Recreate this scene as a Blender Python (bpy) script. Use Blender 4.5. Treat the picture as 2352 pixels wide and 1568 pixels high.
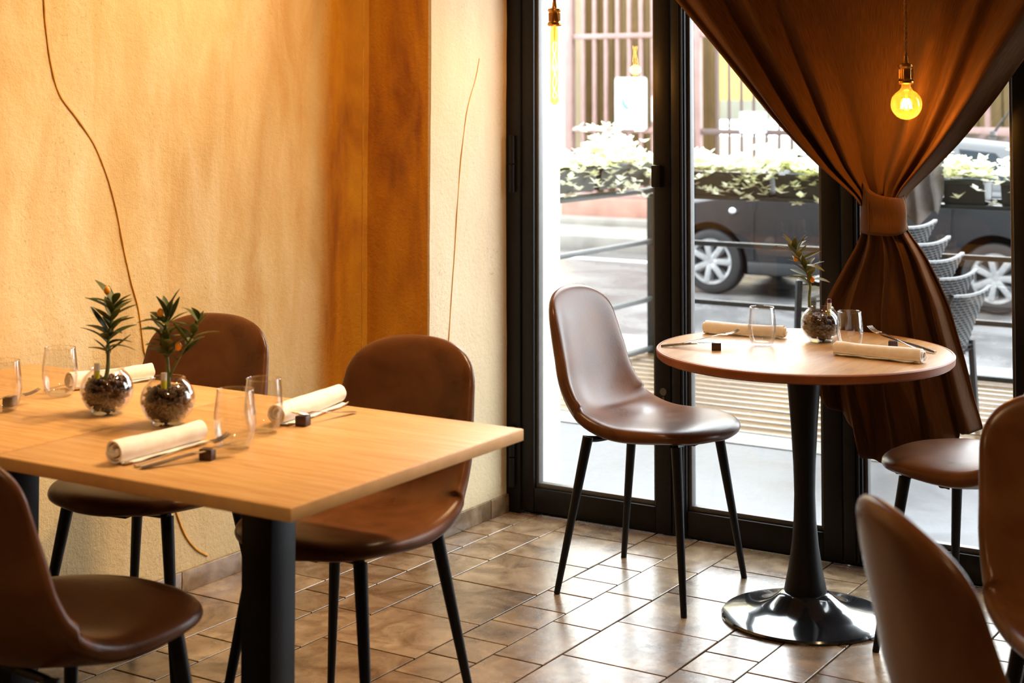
import bpy, bmesh, math, random
from mathutils import Vector, Matrix, noise

for o in list(bpy.data.objects):
    bpy.data.objects.remove(o)
random.seed(7)
SC = bpy.context.scene
COL = SC.collection
PI = math.pi
R = math.radians

# ------------------------------------------------------------------ camera
F_PX, HORIZON = 3650.0, 215.0
PITCH, YAW = R(2.5), R(32.0)
cam_data = bpy.data.cameras.new('camera')
cam = bpy.data.objects.new('camera', cam_data)
COL.objects.link(cam)
cam.location = (0, 0, 1.45)
cam.rotation_euler = (PI / 2 + PITCH, 0, YAW)
cam_data.sensor_width = 36.0
cam_data.lens = F_PX / 2352 * 36.0
cam_data.shift_x = 0.0
cam_data.shift_y = -(784 - (HORIZON - F_PX * math.tan(PITCH))) / 2352
cam_data.clip_start = 0.05
cam_data.clip_end = 300
cam_data.dof.use_dof = True
cam_data.dof.focus_distance = 4.55
cam_data.dof.aperture_fstop = 4.5
SC.camera = cam

# ------------------------------------------------------------------ world, sun, lights, exposure
SC.view_settings.view_transform = 'Standard'
SC.view_settings.look = 'None'
SC.view_settings.gamma = 1.0
SC.view_settings.exposure = 0.0
SC.view_settings.use_curve_mapping = False
try:
    SC.cycles.use_denoising = True
    SC.cycles.max_bounces = 10
    SC.cycles.transparent_max_bounces = 24
    SC.cycles.sample_clamp_indirect = 6.0
    SC.cycles.caustics_refractive = False
    SC.cycles.caustics_reflective = False
except Exception:
    pass
SKY_STRENGTH = 12.5
world = bpy.data.worlds.new('world')
SC.world = world
world.use_nodes = True
wn = world.node_tree
wn.nodes.clear()
w_out = wn.nodes.new('ShaderNodeOutputWorld')
w_bg = wn.nodes.new('ShaderNodeBackground')
w_bg.inputs['Color'].default_value = (0.90, 0.95, 1.0, 1)
w_bg.inputs['Strength'].default_value = SKY_STRENGTH
wn.links.new(w_bg.outputs[0], w_out.inputs[0])

WARM = (1.0, 0.68, 0.36)


def spot(name, loc, target, power, angle, radius=0.08, blend=0.6, color=WARM):
    d = bpy.data.lights.new(name, 'SPOT')
    d.energy = power
    d.color = color
    d.spot_size = R(angle)
    d.spot_blend = blend
    d.shadow_soft_size = radius
    o = bpy.data.objects.new(name, d)
    COL.objects.link(o)
    o.location = loc
    o.rotation_euler = (Vector(target) - Vector(loc)).to_track_quat('-Z', 'Y').to_euler()
    return o


def area(name, loc, rot, sx, sy, power, color=WARM, portal=False):
    d = bpy.data.lights.new(name, 'AREA')
    d.shape = 'RECTANGLE'
    d.size, d.size_y = sx, sy
    d.energy = power
    d.color = color
    o = bpy.data.objects.new(name, d)
    COL.objects.link(o)
    o.location = loc
    o.rotation_euler = rot
    if portal:
        d.cycles.is_portal = True
    return o


# ceiling lamps of the dining room (warm), one added fill, and the window openings as sky portals
spot('ceiling_spot_wall', (-2.0, 3.50, 2.82), (-3.3, 3.10, 0.85), 200, 105, 0.10, 0.9)
spot('ceiling_spot_wall.001', (-2.30, 3.95, 2.82), (-3.3, 2.70, 1.0), 60, 90, 0.10, 0.9)
spot('ceiling_spot_table', (-1.30, 3.40, 2.82), (-2.40, 2.45, 0.75), 180, 70, 0.10, 0.8)
spot('ceiling_spot_round', (-1.0, 3.55, 2.82), (-1.52, 4.16, 0.74), 60, 34, 0.08, 0.8)
spot('ceiling_spot_room', (-0.2, 2.7, 2.82), (-0.75, 2.8, 0.6), 75, 62, 0.10, 0.8)
spot('added_room_fill', (-0.6, 0.7, 2.75), (-1.6, 2.0, 0.6), 85, 75, 0.10, 0.8)  # added fill from behind the camera, for table edges and near chairs
area('window_portal', (-1.48, 5.02, 1.15), (R(-90), 0, 0), 3.1, 2.7, 1, portal=True)

# ------------------------------------------------------------------ materials
M = {}


class NT:
    """small helper round a node tree"""
    def __init__(self, name):
        self.m = bpy.data.materials.new(name)
        self.m.use_nodes = True
        self.t = self.m.node_tree
        self.n = self.t.nodes
        self.l = self.t.links
        self.b = self.n['Principled BSDF']
        self.out = self.n['Material Output']

    def node(self, kind, **kw):
        x = self.n.new(kind)
        for k, v in kw.items():
            setattr(x, k, v)
        return x

    def set(self, **kw):
        names = {'rough': 'Roughness', 'metal': 'Metallic', 'spec': 'Specular IOR Level', 'coat': 'Coat Weight',
                 'coat_rough': 'Coat Roughness', 'sheen': 'Sheen Weight', 'color': 'Base Color', 'ior': 'IOR',
                 'trans': 'Transmission Weight', 'sss': 'Subsurface Weight', 'alpha': 'Alpha'}
        for k, v in kw.items():
            s = self.b.inputs[names[k]]
            if k == 'color':
                s.default_value = (*v, 1)
            else:
                s.default_value = v
        return self

    def coord(self, which='Object', scale=(1, 1, 1)):
        if which == 'World':
            g = self.node('ShaderNodeNewGeometry')
            src = g.outputs['Position']
        else:
            g = self.node('ShaderNodeTexCoord')
            src = g.outputs[which]
        mp = self.node('ShaderNodeMapping')
        mp.inputs['Scale'].default_value = scale
        self.l.new(src, mp.inputs['Vector'])
        return mp.outputs['Vector']

    def noise(self, vec, scale, detail=3, rough=0.55, dist=0.0):
        x = self.node('ShaderNodeTexNoise')
        x.inputs['Scale'].default_value = scale
        x.inputs['Detail'].default_value = detail
        x.inputs['Roughness'].default_value = rough
        x.inputs['Distortion'].default_value = dist
        self.l.new(vec, x.inputs['Vector'])
        return x.outputs['Fac']

    def ramp(self, fac, stops):
        x = self.node('ShaderNodeValToRGB')
        e = x.color_ramp.elements
        while len(e) < len(stops):
            e.new(0.5)
        for i, (p, c) in enumerate(stops):
            e[i].position = p
            e[i].color = (*c, 1) if len(c) == 3 else c
        self.l.new(fac, x.inputs['Fac'])
        return x.outputs['Color']

    def mix(self, fac, a, b, kind='MIX'):
        x = self.node('ShaderNodeMix', data_type='RGBA', blend_type=kind)
        for s, v in ((x.inputs[0], fac), (x.inputs[6], a), (x.inputs[7], b)):
            if isinstance(v, (int, float)):
                s.default_value = v
            elif isinstance(v, tuple):
                s.default_value = (*v, 1)
            else:
                self.l.new(v, s)
        return x.outputs[2]

    def math(self, op, a, b=0.0, c=0.0):
        x = self.node('ShaderNodeMath', operation=op)
        for i, v in enumerate((a, b, c)):
            if isinstance(v, (int, float)):
                x.inputs[i].default_value = v
            else:
                self.l.new(v, x.inputs[i])
        return x.outputs[0]

    def maprange(self, v, a, b, c=0.0, d=1.0, smooth=True):
        x = self.node('ShaderNodeMapRange', interpolation_type='SMOOTHSTEP' if smooth else 'LINEAR')
        self.l.new(v, x.inputs['Value'])
        for k, t in zip(('From Min', 'From Max', 'To Min', 'To Max'), (a, b, c, d)):
            x.inputs[k].default_value = t
        return x.outputs['Result']

    def base(self, sock):
        self.l.new(sock, self.b.inputs['Base Color'])
        return self

    def roughness(self, sock):
        self.l.new(sock, self.b.inputs['Roughness'])
        return self

    def bump(self, h, strength=0.3, dist=0.01):
        x = self.node('ShaderNodeBump')
        x.inputs['Strength'].default_value = strength
        x.inputs['Distance'].default_value = dist
        self.l.new(h, x.inputs['Height'])
        self.l.new(x.outputs['Normal'], self.b.inputs['Normal'])
        return self


def simple(name, color, rough=0.5, metal=0.0, vary=0.12, scale=30.0, bump=0.0, **kw):
    t = NT(name).set(rough=rough, metal=metal, **kw)
    v = t.coord('Object')
    f = t.noise(v, scale, 3)
    lo = tuple(c * (1 - vary) for c in color)
    hi = tuple(min(1, c * (1 + vary)) for c in color)
    t.base(t.ramp(f, [(0.3, lo), (0.7, hi)]))
    if bump:
        t.bump(f, bump, 0.005)
    M[name] = t.m
    return t.m


def emit(name, color, strength):
    t = NT(name)
    e = t.node('ShaderNodeEmission')
    e.inputs['Color'].default_value = (*color, 1)
    e.inputs['Strength'].default_value = strength
    t.l.new(e.outputs[0], t.out.inputs['Surface'])
    M[name] = t.m
    return t.m


def thin_glass(name, tint=(1, 1, 1), base=0.045, edge=0.55, power=3.5, rough=0.0):
    """clear thin glass: see-through with a reflection that grows towards grazing angles"""
    t = NT(name)
    lw = t.node('ShaderNodeLayerWeight')
    lw.inputs['Blend'].default_value = 0.5
    f = t.math('POWER', lw.outputs['Facing'], power)
    f = t.math('MULTIPLY_ADD', f, edge, base)
    tr = t.node('ShaderNodeBsdfTransparent')
    tr.inputs['Color'].default_value = (*tint, 1)
    gl = t.node('ShaderNodeBsdfGlossy')
    gl.inputs['Roughness'].default_value = rough
    mx = t.node('ShaderNodeMixShader')
    t.l.new(f, mx.inputs[0])
    t.l.new(tr.outputs[0], mx.inputs[1])
    t.l.new(gl.outputs[0], mx.inputs[2])
    t.l.new(mx.outputs[0], t.out.inputs['Surface'])
    M[name] = t.m
    return t.m


def mat_plaster():
    t = NT('ochre_plaster').set(rough=0.85, spec=0.2)
    w = t.coord('World')
    ws = t.coord('World', (1.0, 1.0, 0.35))
    big = t.noise(ws, 2.2, 4, 0.55, 0.6)
    mid = t.noise(ws, 6.0, 4, 0.6, 0.8)
    col = t.ramp(big, [(0.28, (0.42, 0.235, 0.072)), (0.5, (0.62, 0.43, 0.185)), (0.72, (0.80, 0.64, 0.40))])
    col2 = t.ramp(mid, [(0.3, (0.50, 0.26, 0.075)), (0.52, (0.65, 0.46, 0.23)), (0.75, (0.80, 0.66, 0.46))])
    col = t.mix(0.45, col, col2)
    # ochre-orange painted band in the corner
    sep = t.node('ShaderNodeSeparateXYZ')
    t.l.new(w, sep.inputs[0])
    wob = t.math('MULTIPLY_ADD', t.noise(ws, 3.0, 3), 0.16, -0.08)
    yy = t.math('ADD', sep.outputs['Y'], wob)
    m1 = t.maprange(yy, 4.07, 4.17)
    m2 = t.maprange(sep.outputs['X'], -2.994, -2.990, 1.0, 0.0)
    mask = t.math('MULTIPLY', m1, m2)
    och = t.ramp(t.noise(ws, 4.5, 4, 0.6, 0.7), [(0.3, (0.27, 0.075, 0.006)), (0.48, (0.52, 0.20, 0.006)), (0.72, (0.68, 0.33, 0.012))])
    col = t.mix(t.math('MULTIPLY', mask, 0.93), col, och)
    pil_daylight = t.math('MULTIPLY', t.maprange(sep.outputs['X'], -2.994, -2.990), 0.60)
    col = t.mix(pil_daylight, col, (0.66, 0.58, 0.45))  # daylight on the pilaster face put into the colour as a whitish tint
    # low on the wall the plaster turns grey-green
    low = t.maprange(t.math('ADD', sep.outputs['Z'], t.math('MULTIPLY', mid, 0.3)), 0.25, 0.95, 0.5, 0.0)
    col = t.mix(t.math('MULTIPLY', low, t.math('SUBTRACT', 1.0, mask)), col, (0.47, 0.42, 0.27))
    # dark stipple
    st = t.noise(w, 90.0, 3, 0.7)
    patch = t.maprange(t.noise(ws, 5.0, 3), 0.48, 0.66)
    dk = t.math('MULTIPLY', t.maprange(st, 0.55, 0.70), t.math('MULTIPLY', patch, 0.35))
    col = t.mix(dk, col, (0.20, 0.13, 0.06))
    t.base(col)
    h = t.math('ADD', t.math('MULTIPLY', t.noise(w, 70.0, 4, 0.7), 0.6), t.math('MULTIPLY', t.noise(w, 14.0, 3), 0.5))
    t.bump(h, 0.45, 0.012)
    M['plaster'] = t.m


def mat_tile():
    t = NT('stone_tile').set(spec=0.65)
    w = t.coord('World')
    oi = t.node('ShaderNodeObjectInfo')
    off = t.node('ShaderNodeVectorMath', operation='ADD')
    cmb = t.node('ShaderNodeCombineXYZ')
    t.l.new(t.math('MULTIPLY', oi.outputs['Random'], 37.0), cmb.inputs[2])
    t.l.new(w, off.inputs[0])
    t.l.new(cmb.outputs[0], off.inputs[1])
    v = off.outputs[0]
    n1 = t.noise(v, 7.0, 5, 0.62, 0.9)
    n2 = t.noise(v, 28.0, 5, 0.7, 0.4)
    c = t.ramp(n1, [(0.28, (0.075, 0.043, 0.020)), (0.48, (0.190, 0.125, 0.070)), (0.72, (0.360, 0.265, 0.165))])
    c = t.mix(t.math('MULTIPLY', t.maprange(n2, 0.5, 0.75), 0.45), c, (0.050, 0.032, 0.018))
    tone = t.math('MULTIPLY_ADD', oi.outputs['Random'], 0.35, 0.82)
    hv = t.node('ShaderNodeHueSaturation')
    t.l.new(c, hv.inputs['Color'])
    t.l.new(tone, hv.inputs['Value'])
    t.base(hv.outputs['Color'])
    t.roughness(t.maprange(n2, 0.3, 0.8, 0.20, 0.34, False))
    t.bump(t.math('ADD', n2, t.math('MULTIPLY', n1, 0.6)), 0.12, 0.004)
    M['tile'] = t.m


def mat_leather():
    t = NT('brown_leather').set(spec=0.21)
    v = t.coord('Object')
    n1 = t.noise(v, 6.0, 4, 0.6, 0.5)
    n2 = t.noise(v, 140.0, 3, 0.6)
    c = t.ramp(n1, [(0.3, (0.070, 0.024, 0.008)), (0.55, (0.120, 0.044, 0.015)), (0.78, (0.170, 0.070, 0.026))])
    t.base(c)
    t.roughness(t.maprange(n1, 0.3, 0.75, 0.26, 0.36, False))
    t.bump(n2, 0.10, 0.002)
    M['leather'] = t.m


def mat_wood(name, lo, mid, hi, scale=(1.2, 16, 16), rough=0.42, n=3.0):
    t = NT(name).set(rough=rough, spec=0.45)
    v = t.coord('Object', scale)
    f = t.noise(v, n, 5, 0.62, 0.6)
    f2 = t.noise(v, n * 7, 4, 0.6, 0.2)
    f = t.math('ADD', t.math('MULTIPLY', f, 0.75), t.math('MULTIPLY', f2, 0.25))
    t.base(t.ramp(f, [(0.33, lo), (0.5, mid), (0.68, hi)]))
    t.bump(f2, 0.05, 0.002)
    M[name] = t.m


def mat_fabric():
    t = NT('brown_linen').set(rough=0.9, spec=0.10, sheen=0.03)
    v = t.coord('UV', (420, 420, 1))
    wv = t.node('ShaderNodeTexWave', wave_type='BANDS', bands_direction='X')
    wv.inputs['Scale'].default_value = 1.0
    wv.inputs['Distortion'].default_value = 1.5
    t.l.new(v, wv.inputs['Vector'])
    v2 = t.coord('UV', (300, 18, 1))
    slub = t.noise(v2, 1.0, 3)
    o = t.coord('Object')
    n = t.noise(o, 3.0, 3)
    c = t.ramp(slub, [(0.3, (0.068, 0.028, 0.009)), (0.7, (0.140, 0.060, 0.020))])
    c = t.mix(t.math('MULTIPLY', n, 0.35), c, (0.085, 0.042, 0.017))
    t.base(c)
    t.bump(t.math('ADD', t.math('MULTIPLY', wv.outputs['Fac'], 0.5), slub), 0.25, 0.002)
    M['curtain'] = t.m


def mat_asphalt(name, lo, hi, rlo, rhi, scale=1.2):
    t = NT(name).set(spec=0.5)
    w = t.coord('World', (1, 1, 1))
    n1 = t.noise(w, scale, 5, 0.6, 0.6)
    n2 = t.noise(w, 160.0, 2, 0.7)
    f = t.math('ADD', t.math('MULTIPLY', n1, 0.6), t.math('MULTIPLY', n2, 0.4))
    t.base(t.ramp(f, [(0.35, lo), (0.65, hi)]))
    t.roughness(t.maprange(n1, 0.35, 0.65, rlo, rhi))
    t.bump(n2, 0.15, 0.006)
    M[name] = t.m


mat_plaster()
mat_tile()
mat_leather()
mat_fabric()
mat_wood('oak', (0.50, 0.245, 0.075), (0.63, 0.355, 0.135), (0.71, 0.45, 0.20))
mat_wood('oak_round', (0.36, 0.195, 0.075), (0.48, 0.285, 0.120), (0.57, 0.37, 0.175), (10, 1.4, 10), 0.36, 3.4)
simple('oak_band', (0.70, 0.40, 0.15), 0.45, vary=0.1, scale=20)  # table edge strips, brightened in the colour for room light on them
simple('oak_edge', (0.30, 0.085, 0.020), 0.45, vary=0.2, scale=12)  # reddish round table edge, its shade put into the colour
mat_wood('deck_wood', (0.060, 0.034, 0.013), (0.115, 0.068, 0.030), (0.19, 0.13, 0.072), (1.0, 9, 9), 0.22, 2.2)
mat_wood('slat_wood', (0.080, 0.050, 0.016), (0.13, 0.085, 0.028), (0.19, 0.13, 0.05), (9, 9, 0.6), 0.7)
mat_asphalt('pavement', (0.052, 0.052, 0.055), (0.096, 0.096, 0.103), 0.40, 0.6, 1.5)
mat_asphalt('road', (0.055, 0.054, 0.056), (0.125, 0.12, 0.12), 0.10, 0.40, 0.8)
mat_asphalt('kerbstone', (0.12, 0.112, 0.10), (0.23, 0.215, 0.19), 0.5, 0.7, 3.0)
simple('grout', (0.016, 0.010, 0.007), 0.9, spec=0.1)
simple('ceiling_paint', (0.62, 0.52, 0.40), 0.8, scale=3)
simple('room_paint', (0.45, 0.32, 0.19), 0.85, scale=2)
simple('dark_frame', (0.007, 0.006, 0.0065), 0.42, vary=0.3, scale=60, spec=0.22)
simple('frame_edge', (0.075, 0.072, 0.07), 0.45)
simple('reveal_stone', (0.62, 0.56, 0.44), 0.8, vary=0.25, scale=18, bump=0.3)
simple('black_metal', (0.006, 0.006, 0.008), 0.40, vary=0.2, scale=80, spec=0.22)
simple('black_gloss', (0.010, 0.011, 0.014), 0.13, vary=0.2, scale=40, coat=0.5)
simple('gold', (0.62, 0.31, 0.04), 0.40, 0.10, 0.2, 25)
simple('napkin', (0.93, 0.88, 0.83), 0.9, vary=0.06, scale=50, bump=0.15)
simple('steel', (0.62, 0.57, 0.52), 0.18, 1.0, 0.05)
simple('dark_wood', (0.045, 0.018, 0.014), 0.4, vary=0.3)
simple('pebble', (0.075, 0.036, 0.017), 0.45, vary=0.55, scale=45)
simple('stem', (0.12, 0.14, 0.035), 0.6)
simple('berry', (0.85, 0.32, 0.015), 0.35)
simple('tube_white', (0.75, 0.74, 0.68), 0.35)
simple('tube_yellow', (0.72, 0.66, 0.03), 0.3)
simple('cap_red', (0.09, 0.008, 0.02), 0.35)
simple('brass', (0.60, 0.27, 0.055), 0.30, 1.0, 0.15)
simple('cord', (0.42, 0.20, 0.05), 0.8, vary=0.3, scale=200)
simple('cord_red', (0.36, 0.09, 0.045), 0.8, vary=0.3, scale=200)
simple('rattan_edge', (0.050, 0.053, 0.056), 0.45)  # rattan rim lightened, sky reflection put into its colour
simple('rattan', (0.013, 0.014, 0.016), 0.55, vary=0.3, scale=60)
simple('rail_metal', (0.022, 0.028, 0.028), 0.30, vary=0.3)
simple('planter_plastic', (0.03, 0.032, 0.03), 0.5)
simple('grey_cloth', (0.16, 0.145, 0.14), 0.9, vary=0.2, scale=20)
simple('gate_paint', (0.25, 0.155, 0.14), 0.5, vary=0.15, scale=5)
simple('dark_iron', (0.08, 0.05, 0.045), 0.5)
simple('sign_white', (0.50, 0.515, 0.52), 0.35, vary=0.02)
simple('sign_blue', (0.07, 0.26, 0.42), 0.4, vary=0.05)
simple('sign_grey', (0.30, 0.33, 0.33), 0.4, vary=0.05)
simple('yellow_paint', (0.55, 0.45, 0.015), 0.45)
simple('cream_wall', (0.80, 0.69, 0.46), 0.85, vary=0.08, scale=1.5)
simple('yellow_wall', (0.55, 0.38, 0.12), 0.85, vary=0.12, scale=1.2)
simple('grey_wall', (0.20, 0.215, 0.195), 0.85, vary=0.12, scale=1.2)
simple('white_wall', (0.80, 0.81, 0.80), 0.8, vary=0.06, scale=2)
simple('terracotta', (0.28, 0.14, 0.105), 0.75, vary=0.2, scale=4)
simple('line_paint', (0.50, 0.50, 0.49), 0.5)
simple('rubber', (0.014, 0.014, 0.015), 0.6)
simple('matte_black', (0.006, 0.006, 0.006), 0.9, spec=0.0)
simple('alloy', (0.50, 0.51, 0.52), 0.3, 0.6)
simple('car_trim', (0.02, 0.021, 0.023), 0.35)
simple('car_chrome', (0.55, 0.57, 0.6), 0.2, 0.8)
simple('headlamp', (0.75, 0.80, 0.86), 0.1, vary=0.05)
simple('facade', (0.10, 0.085, 0.07), 0.85, scale=2)
t = NT('car_paint').set(color=(0.010, 0.012, 0.015), rough=0.18, spec=0.45, coat=0.35, coat_rough=0.04)
M['car_paint'] = t.m
t = NT('car_glass').set(color=(0.02, 0.03, 0.04), rough=0.03, spec=0.9)
M['car_glass'] = t.m
thin_glass('pane_glass', (0.97, 0.985, 0.98), 0.035, 0.6, 4.0)
thin_glass('tumbler_glass', (0.988, 0.99, 0.988), 0.04, 0.75, 2.3, 0.015)
thin_glass('bulb_glass', (1.0, 0.80, 0.42), 0.035, 0.6, 2.4, 0.02)
_t = M['bulb_glass'].node_tree
_o = _t.nodes['Material Output']
_m = _o.inputs['Surface'].links[0].from_socket
_tl = _t.nodes.new('ShaderNodeBsdfTranslucent')
_tl.inputs['Color'].default_value = (1.0, 0.50, 0.10, 1)
_mx = _t.nodes.new('ShaderNodeMixShader')
_mx.inputs[0].default_value = 0.05
_t.links.new(_m, _mx.inputs[1])
_t.links.new(_tl.outputs[0], _mx.inputs[2])
_t.links.new(_mx.outputs[0], _o.inputs['Surface'])
emit('filament', (1.0, 0.56, 0.16), 140.0)


def mat_leaf(name, a, b, trans=0.25, rough=0.45):
    t = NT(name).set(rough=rough, spec=0.4)
    oi = t.node('ShaderNodeObjectInfo')
    v = t.coord('Object')
    f = t.math('ADD', t.math('MULTIPLY', oi.outputs['Random'], 0.6), t.math('MULTIPLY', t.noise(v, 25.0, 2), 0.4))
    c = t.ramp(f, [(0.2, a), (0.8, b)])
    t.base(c)
    tl = t.node('ShaderNodeBsdfTranslucent')
    t.l.new(c, tl.inputs['Color'])
    mx = t.node('ShaderNodeMixShader')
    mx.inputs[0].default_value = trans
    t.l.new(t.b.outputs[0], mx.inputs[1])
    t.l.new(tl.outputs[0], mx.inputs[2])
    t.l.new(mx.outputs[0], t.out.inputs['Surface'])
    M[name] = t.m


mat_leaf('olive_leaf', (0.055, 0.085, 0.025), (0.19, 0.21, 0.06), 0.5)
mat_leaf('daylit_olive_leaf', (0.13, 0.135, 0.035), (0.30, 0.28, 0.09), 0.5)  # same olive leaves, daylight on and through them put into the colour
mat_leaf('planter_leaf', (0.78, 0.79, 0.52), (0.97, 0.96, 0.90), 0.5)


# ------------------------------------------------------------------ mesh helpers
class MB:
    def __init__(self):
        self.v, self.f, self.uv = [], [], None

    def add(self, vs, fs):
        o = len(self.v)
        self.v += [tuple(p) for p in vs]
        self.f += [tuple(i + o for i in f) for f in fs]
        return self

    def box(self, x0, x1, y0, y1, z0, z1, bev=0.0, mat=None):
        b = min(bev, (x1 - x0) * .45, (y1 - y0) * .45, (z1 - z0) * .45)
        if b <= 0:
            vs = [(x, y, z) for z in (z0, z1) for y in (y0, y1) for x in (x0, x1)]
            fs = [(0, 2, 3, 1), (4, 5, 7, 6), (0, 1, 5, 4), (2, 6, 7, 3), (0, 4, 6, 2), (1, 3, 7, 5)]
        else:
            bm = bmesh.new()
            bmesh.ops.create_cube(bm, size=1.0)
            for q in bm.verts:
                q.co = Vector(((x0 + x1) / 2 + q.co.x * (x1 - x0), (y0 + y1) / 2 + q.co.y * (y1 - y0), (z0 + z1) / 2 + q.co.z * (z1 - z0)))
            bmesh.ops.bevel(bm, geom=bm.edges[:], offset=b, segments=2, profile=0.5, affect='EDGES')
            bm.verts.index_update()
            vs = [q.co.copy() for q in bm.verts]
            fs = [[q.index for q in f.verts] for f in bm.faces]
            bm.free()
        if mat is not None:
            vs = [mat @ Vector(p) for p in vs]
        return self.add(vs, fs)

    def bar(self, p, q, w, h=None, bev=0.0, up=(0, 0, 1)):
        """a box along p-q, w wide sideways and h high"""
        p, q = Vector(p), Vector(q)
        h = h or w
        d = (q - p)
        L = d.length
        d.normalize()
        u = Vector(up)
        if abs(d.dot(u)) > 0.99:
            u = Vector((0, 1, 0))
        s = d.cross(u).normalized()
        n = s.cross(d).normalized()
        m = Matrix((d, s, n)).transposed().to_4x4()
        m.translation = p
        return self.box(0, L, -w / 2, w / 2, -h / 2, h / 2, bev, m)

    def tube(self, pts, rad, seg=10, cap=True):
        pts = [Vector(p) for p in pts]
        n = len(pts)
        rad = [rad] * n if isinstance(rad, (int, float)) else list(rad)
        ring = []
        prev = None
        vs, fs = [], []
        for i, p in enumerate(pts):
            d = (pts[min(i + 1, n - 1)] - pts[max(i - 1, 0)]).normalized()
            if prev is None:
                a = Vector((0, 0, 1)) if abs(d.z) < 0.9 else Vector((1, 0, 0))
                s = d.cross(a).normalized()
            else:
                s = (prev - d * prev.dot(d)).normalized()
            prev = s
            t_ = d.cross(s)
            for k in range(seg):
                a = 2 * PI * k / seg
                vs.append(p + (s * math.cos(a) + t_ * math.sin(a)) * rad[i])
        for i in range(n - 1):
            for k in range(seg):
                k2 = (k + 1) % seg
                fs.append((i * seg + k, i * seg + k2, (i + 1) * seg + k2, (i + 1) * seg + k))
        if cap:
            fs.append(tuple(range(seg))[::-1])
            fs.append(tuple((n - 1) * seg + k for k in range(seg)))
        return self.add(vs, fs)

    def lathe(self, prof, seg=32, c=(0, 0, 0), mat=None):
        """prof: list of (r, z)"""
        vs, fs = [], []
        idx = []
        for r, z in prof:
            if r < 1e-6:
                idx.append([len(vs)] * seg)
                vs.append(Vector((c[0], c[1], c[2] + z)))
            else:
                idx.append(list(range(len(vs), len(vs) + seg)))
                for k in range(seg):
                    a = 2 * PI * k / seg
                    vs.append(Vector((c[0] + r * math.cos(a), c[1] + r * math.sin(a), c[2] + z)))
        for i in range(len(prof) - 1):
            for k in range(seg):
                k2 = (k + 1) % seg
                q = (idx[i][k], idx[i][k2], idx[i + 1][k2], idx[i + 1][k])
                q = tuple(dict.fromkeys(q))
                if len(q) > 2:
                    fs.append(q)
        if mat is not None:
            vs = [mat @ p for p in vs]
        return self.add(vs, fs)

    def grid(self, rows, close=False):
        """rows: list of rows of points"""
        n, m = len(rows), len(rows[0])
        vs = [p for r in rows for p in r]
        fs = []
        for i in range(n - 1):
            for k in range(m if close else m - 1):
                k2 = (k + 1) % m
                fs.append((i * m + k, i * m + k2, (i + 1) * m + k2, (i + 1) * m + k))
        return self.add(vs, fs)

    def ico(self, c, r, sub=1, sc=(1, 1, 1)):
        bm = bmesh.new()
        bmesh.ops.create_icosphere(bm, subdivisions=sub, radius=r)
        bm.verts.index_update()
        vs = [(c[0] + q.co.x * sc[0], c[1] + q.co.y * sc[1], c[2] + q.co.z * sc[2]) for q in bm.verts]
        fs = [[q.index for q in f.verts] for f in bm.faces]
        bm.free()
        return self.add(vs, fs)

    def prism(self, poly, axis, a, b):
        """poly: 2-D outline, extruded between a and b along the axis x, y or z"""
        n = len(poly)

        def p3(p, t_):
            return {'x': (t_, p[0], p[1]), 'y': (p[0], t_, p[1]), 'z': (p[0], p[1], t_)}[axis]
        vs = [p3(p, a) for p in poly] + [p3(p, b) for p in poly]
        fs = [tuple(range(n))[::-1], tuple(range(n, 2 * n))]
        fs += [(i, (i + 1) % n, n + (i + 1) % n, n + i) for i in range(n)]
        return self.add(vs, fs)

    def mesh(self, name, mat, smooth=True, angle=35):
        me = bpy.data.meshes.new(name)
        me.from_pydata([tuple(p) for p in self.v], [], self.f)
        bm = bmesh.new()
        bm.from_mesh(me)
        bmesh.ops.recalc_face_normals(bm, faces=bm.faces[:])
        bm.to_mesh(me)
        bm.free()
        if smooth:
            me.polygons.foreach_set('use_smooth', [True] * len(me.polygons))
            me.set_sharp_from_angle(angle=R(angle))
        me.materials.append(M[mat] if isinstance(mat, str) else mat)
        me.update()
        return me


def link(name, me, parent=None, loc=None, rot=None):
    o = bpy.data.objects.new(name, me)
    COL.objects.link(o)
    if parent is not None:
        o.parent = parent
    if loc is not None:
        o.location = loc
    if rot is not None:
        o.rotation_euler = rot
    return o


def obj(name, mb, mat, parent=None, loc=None, rot=None, smooth=True, angle=35):
    return link(name, mb.mesh(name, mat, smooth, angle), parent, loc, rot)


def tag(o, label=None, cat=None, group=None, kind=None):
    if label:
        o['label'] = label
    if cat:
        o['category'] = cat
    if group:
        o['group'] = group
    if kind:
        o['kind'] = kind
    return o


def thing(name, label, cat, loc=(0, 0, 0), rz=0.0, group=None, kind=None):
    o = link(name, None, None, loc, (0, 0, rz))
    return tag(o, label, cat, group, kind)


def dup(root, loc, rz=0.0, label=None, group=None):
    r = root.copy()
    COL.objects.link(r)
    r.location = loc
    r.rotation_euler = (0, 0, rz)
    if label:
        r['label'] = label
    if group:
        r['group'] = group
    for ch in list(root.children):
        c = ch.copy()
        COL.objects.link(c)
        c.parent = r
        for g in list(ch.children):
            d = g.copy()
            COL.objects.link(d)
            d.parent = c
    return r


def lerp_table(tab, z):
    """tab: list of (z, value) with z descending or ascending"""
    tb = sorted(tab)
    if z <= tb[0][0]:
        return tb[0][1]
    for (a, va), (b, vb) in zip(tb, tb[1:]):
        if z <= b:
            k = (z - a) / (b - a)
            return va + (vb - va) * k
    return tb[-1][1]


def smooth_table(tab, z, d=0.03):
    return sum(lerp_table(tab, z + d * k) * w for k, w in ((-2, 1), (-1, 2), (0, 3), (1, 2), (2, 1))) / 9.0


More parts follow.
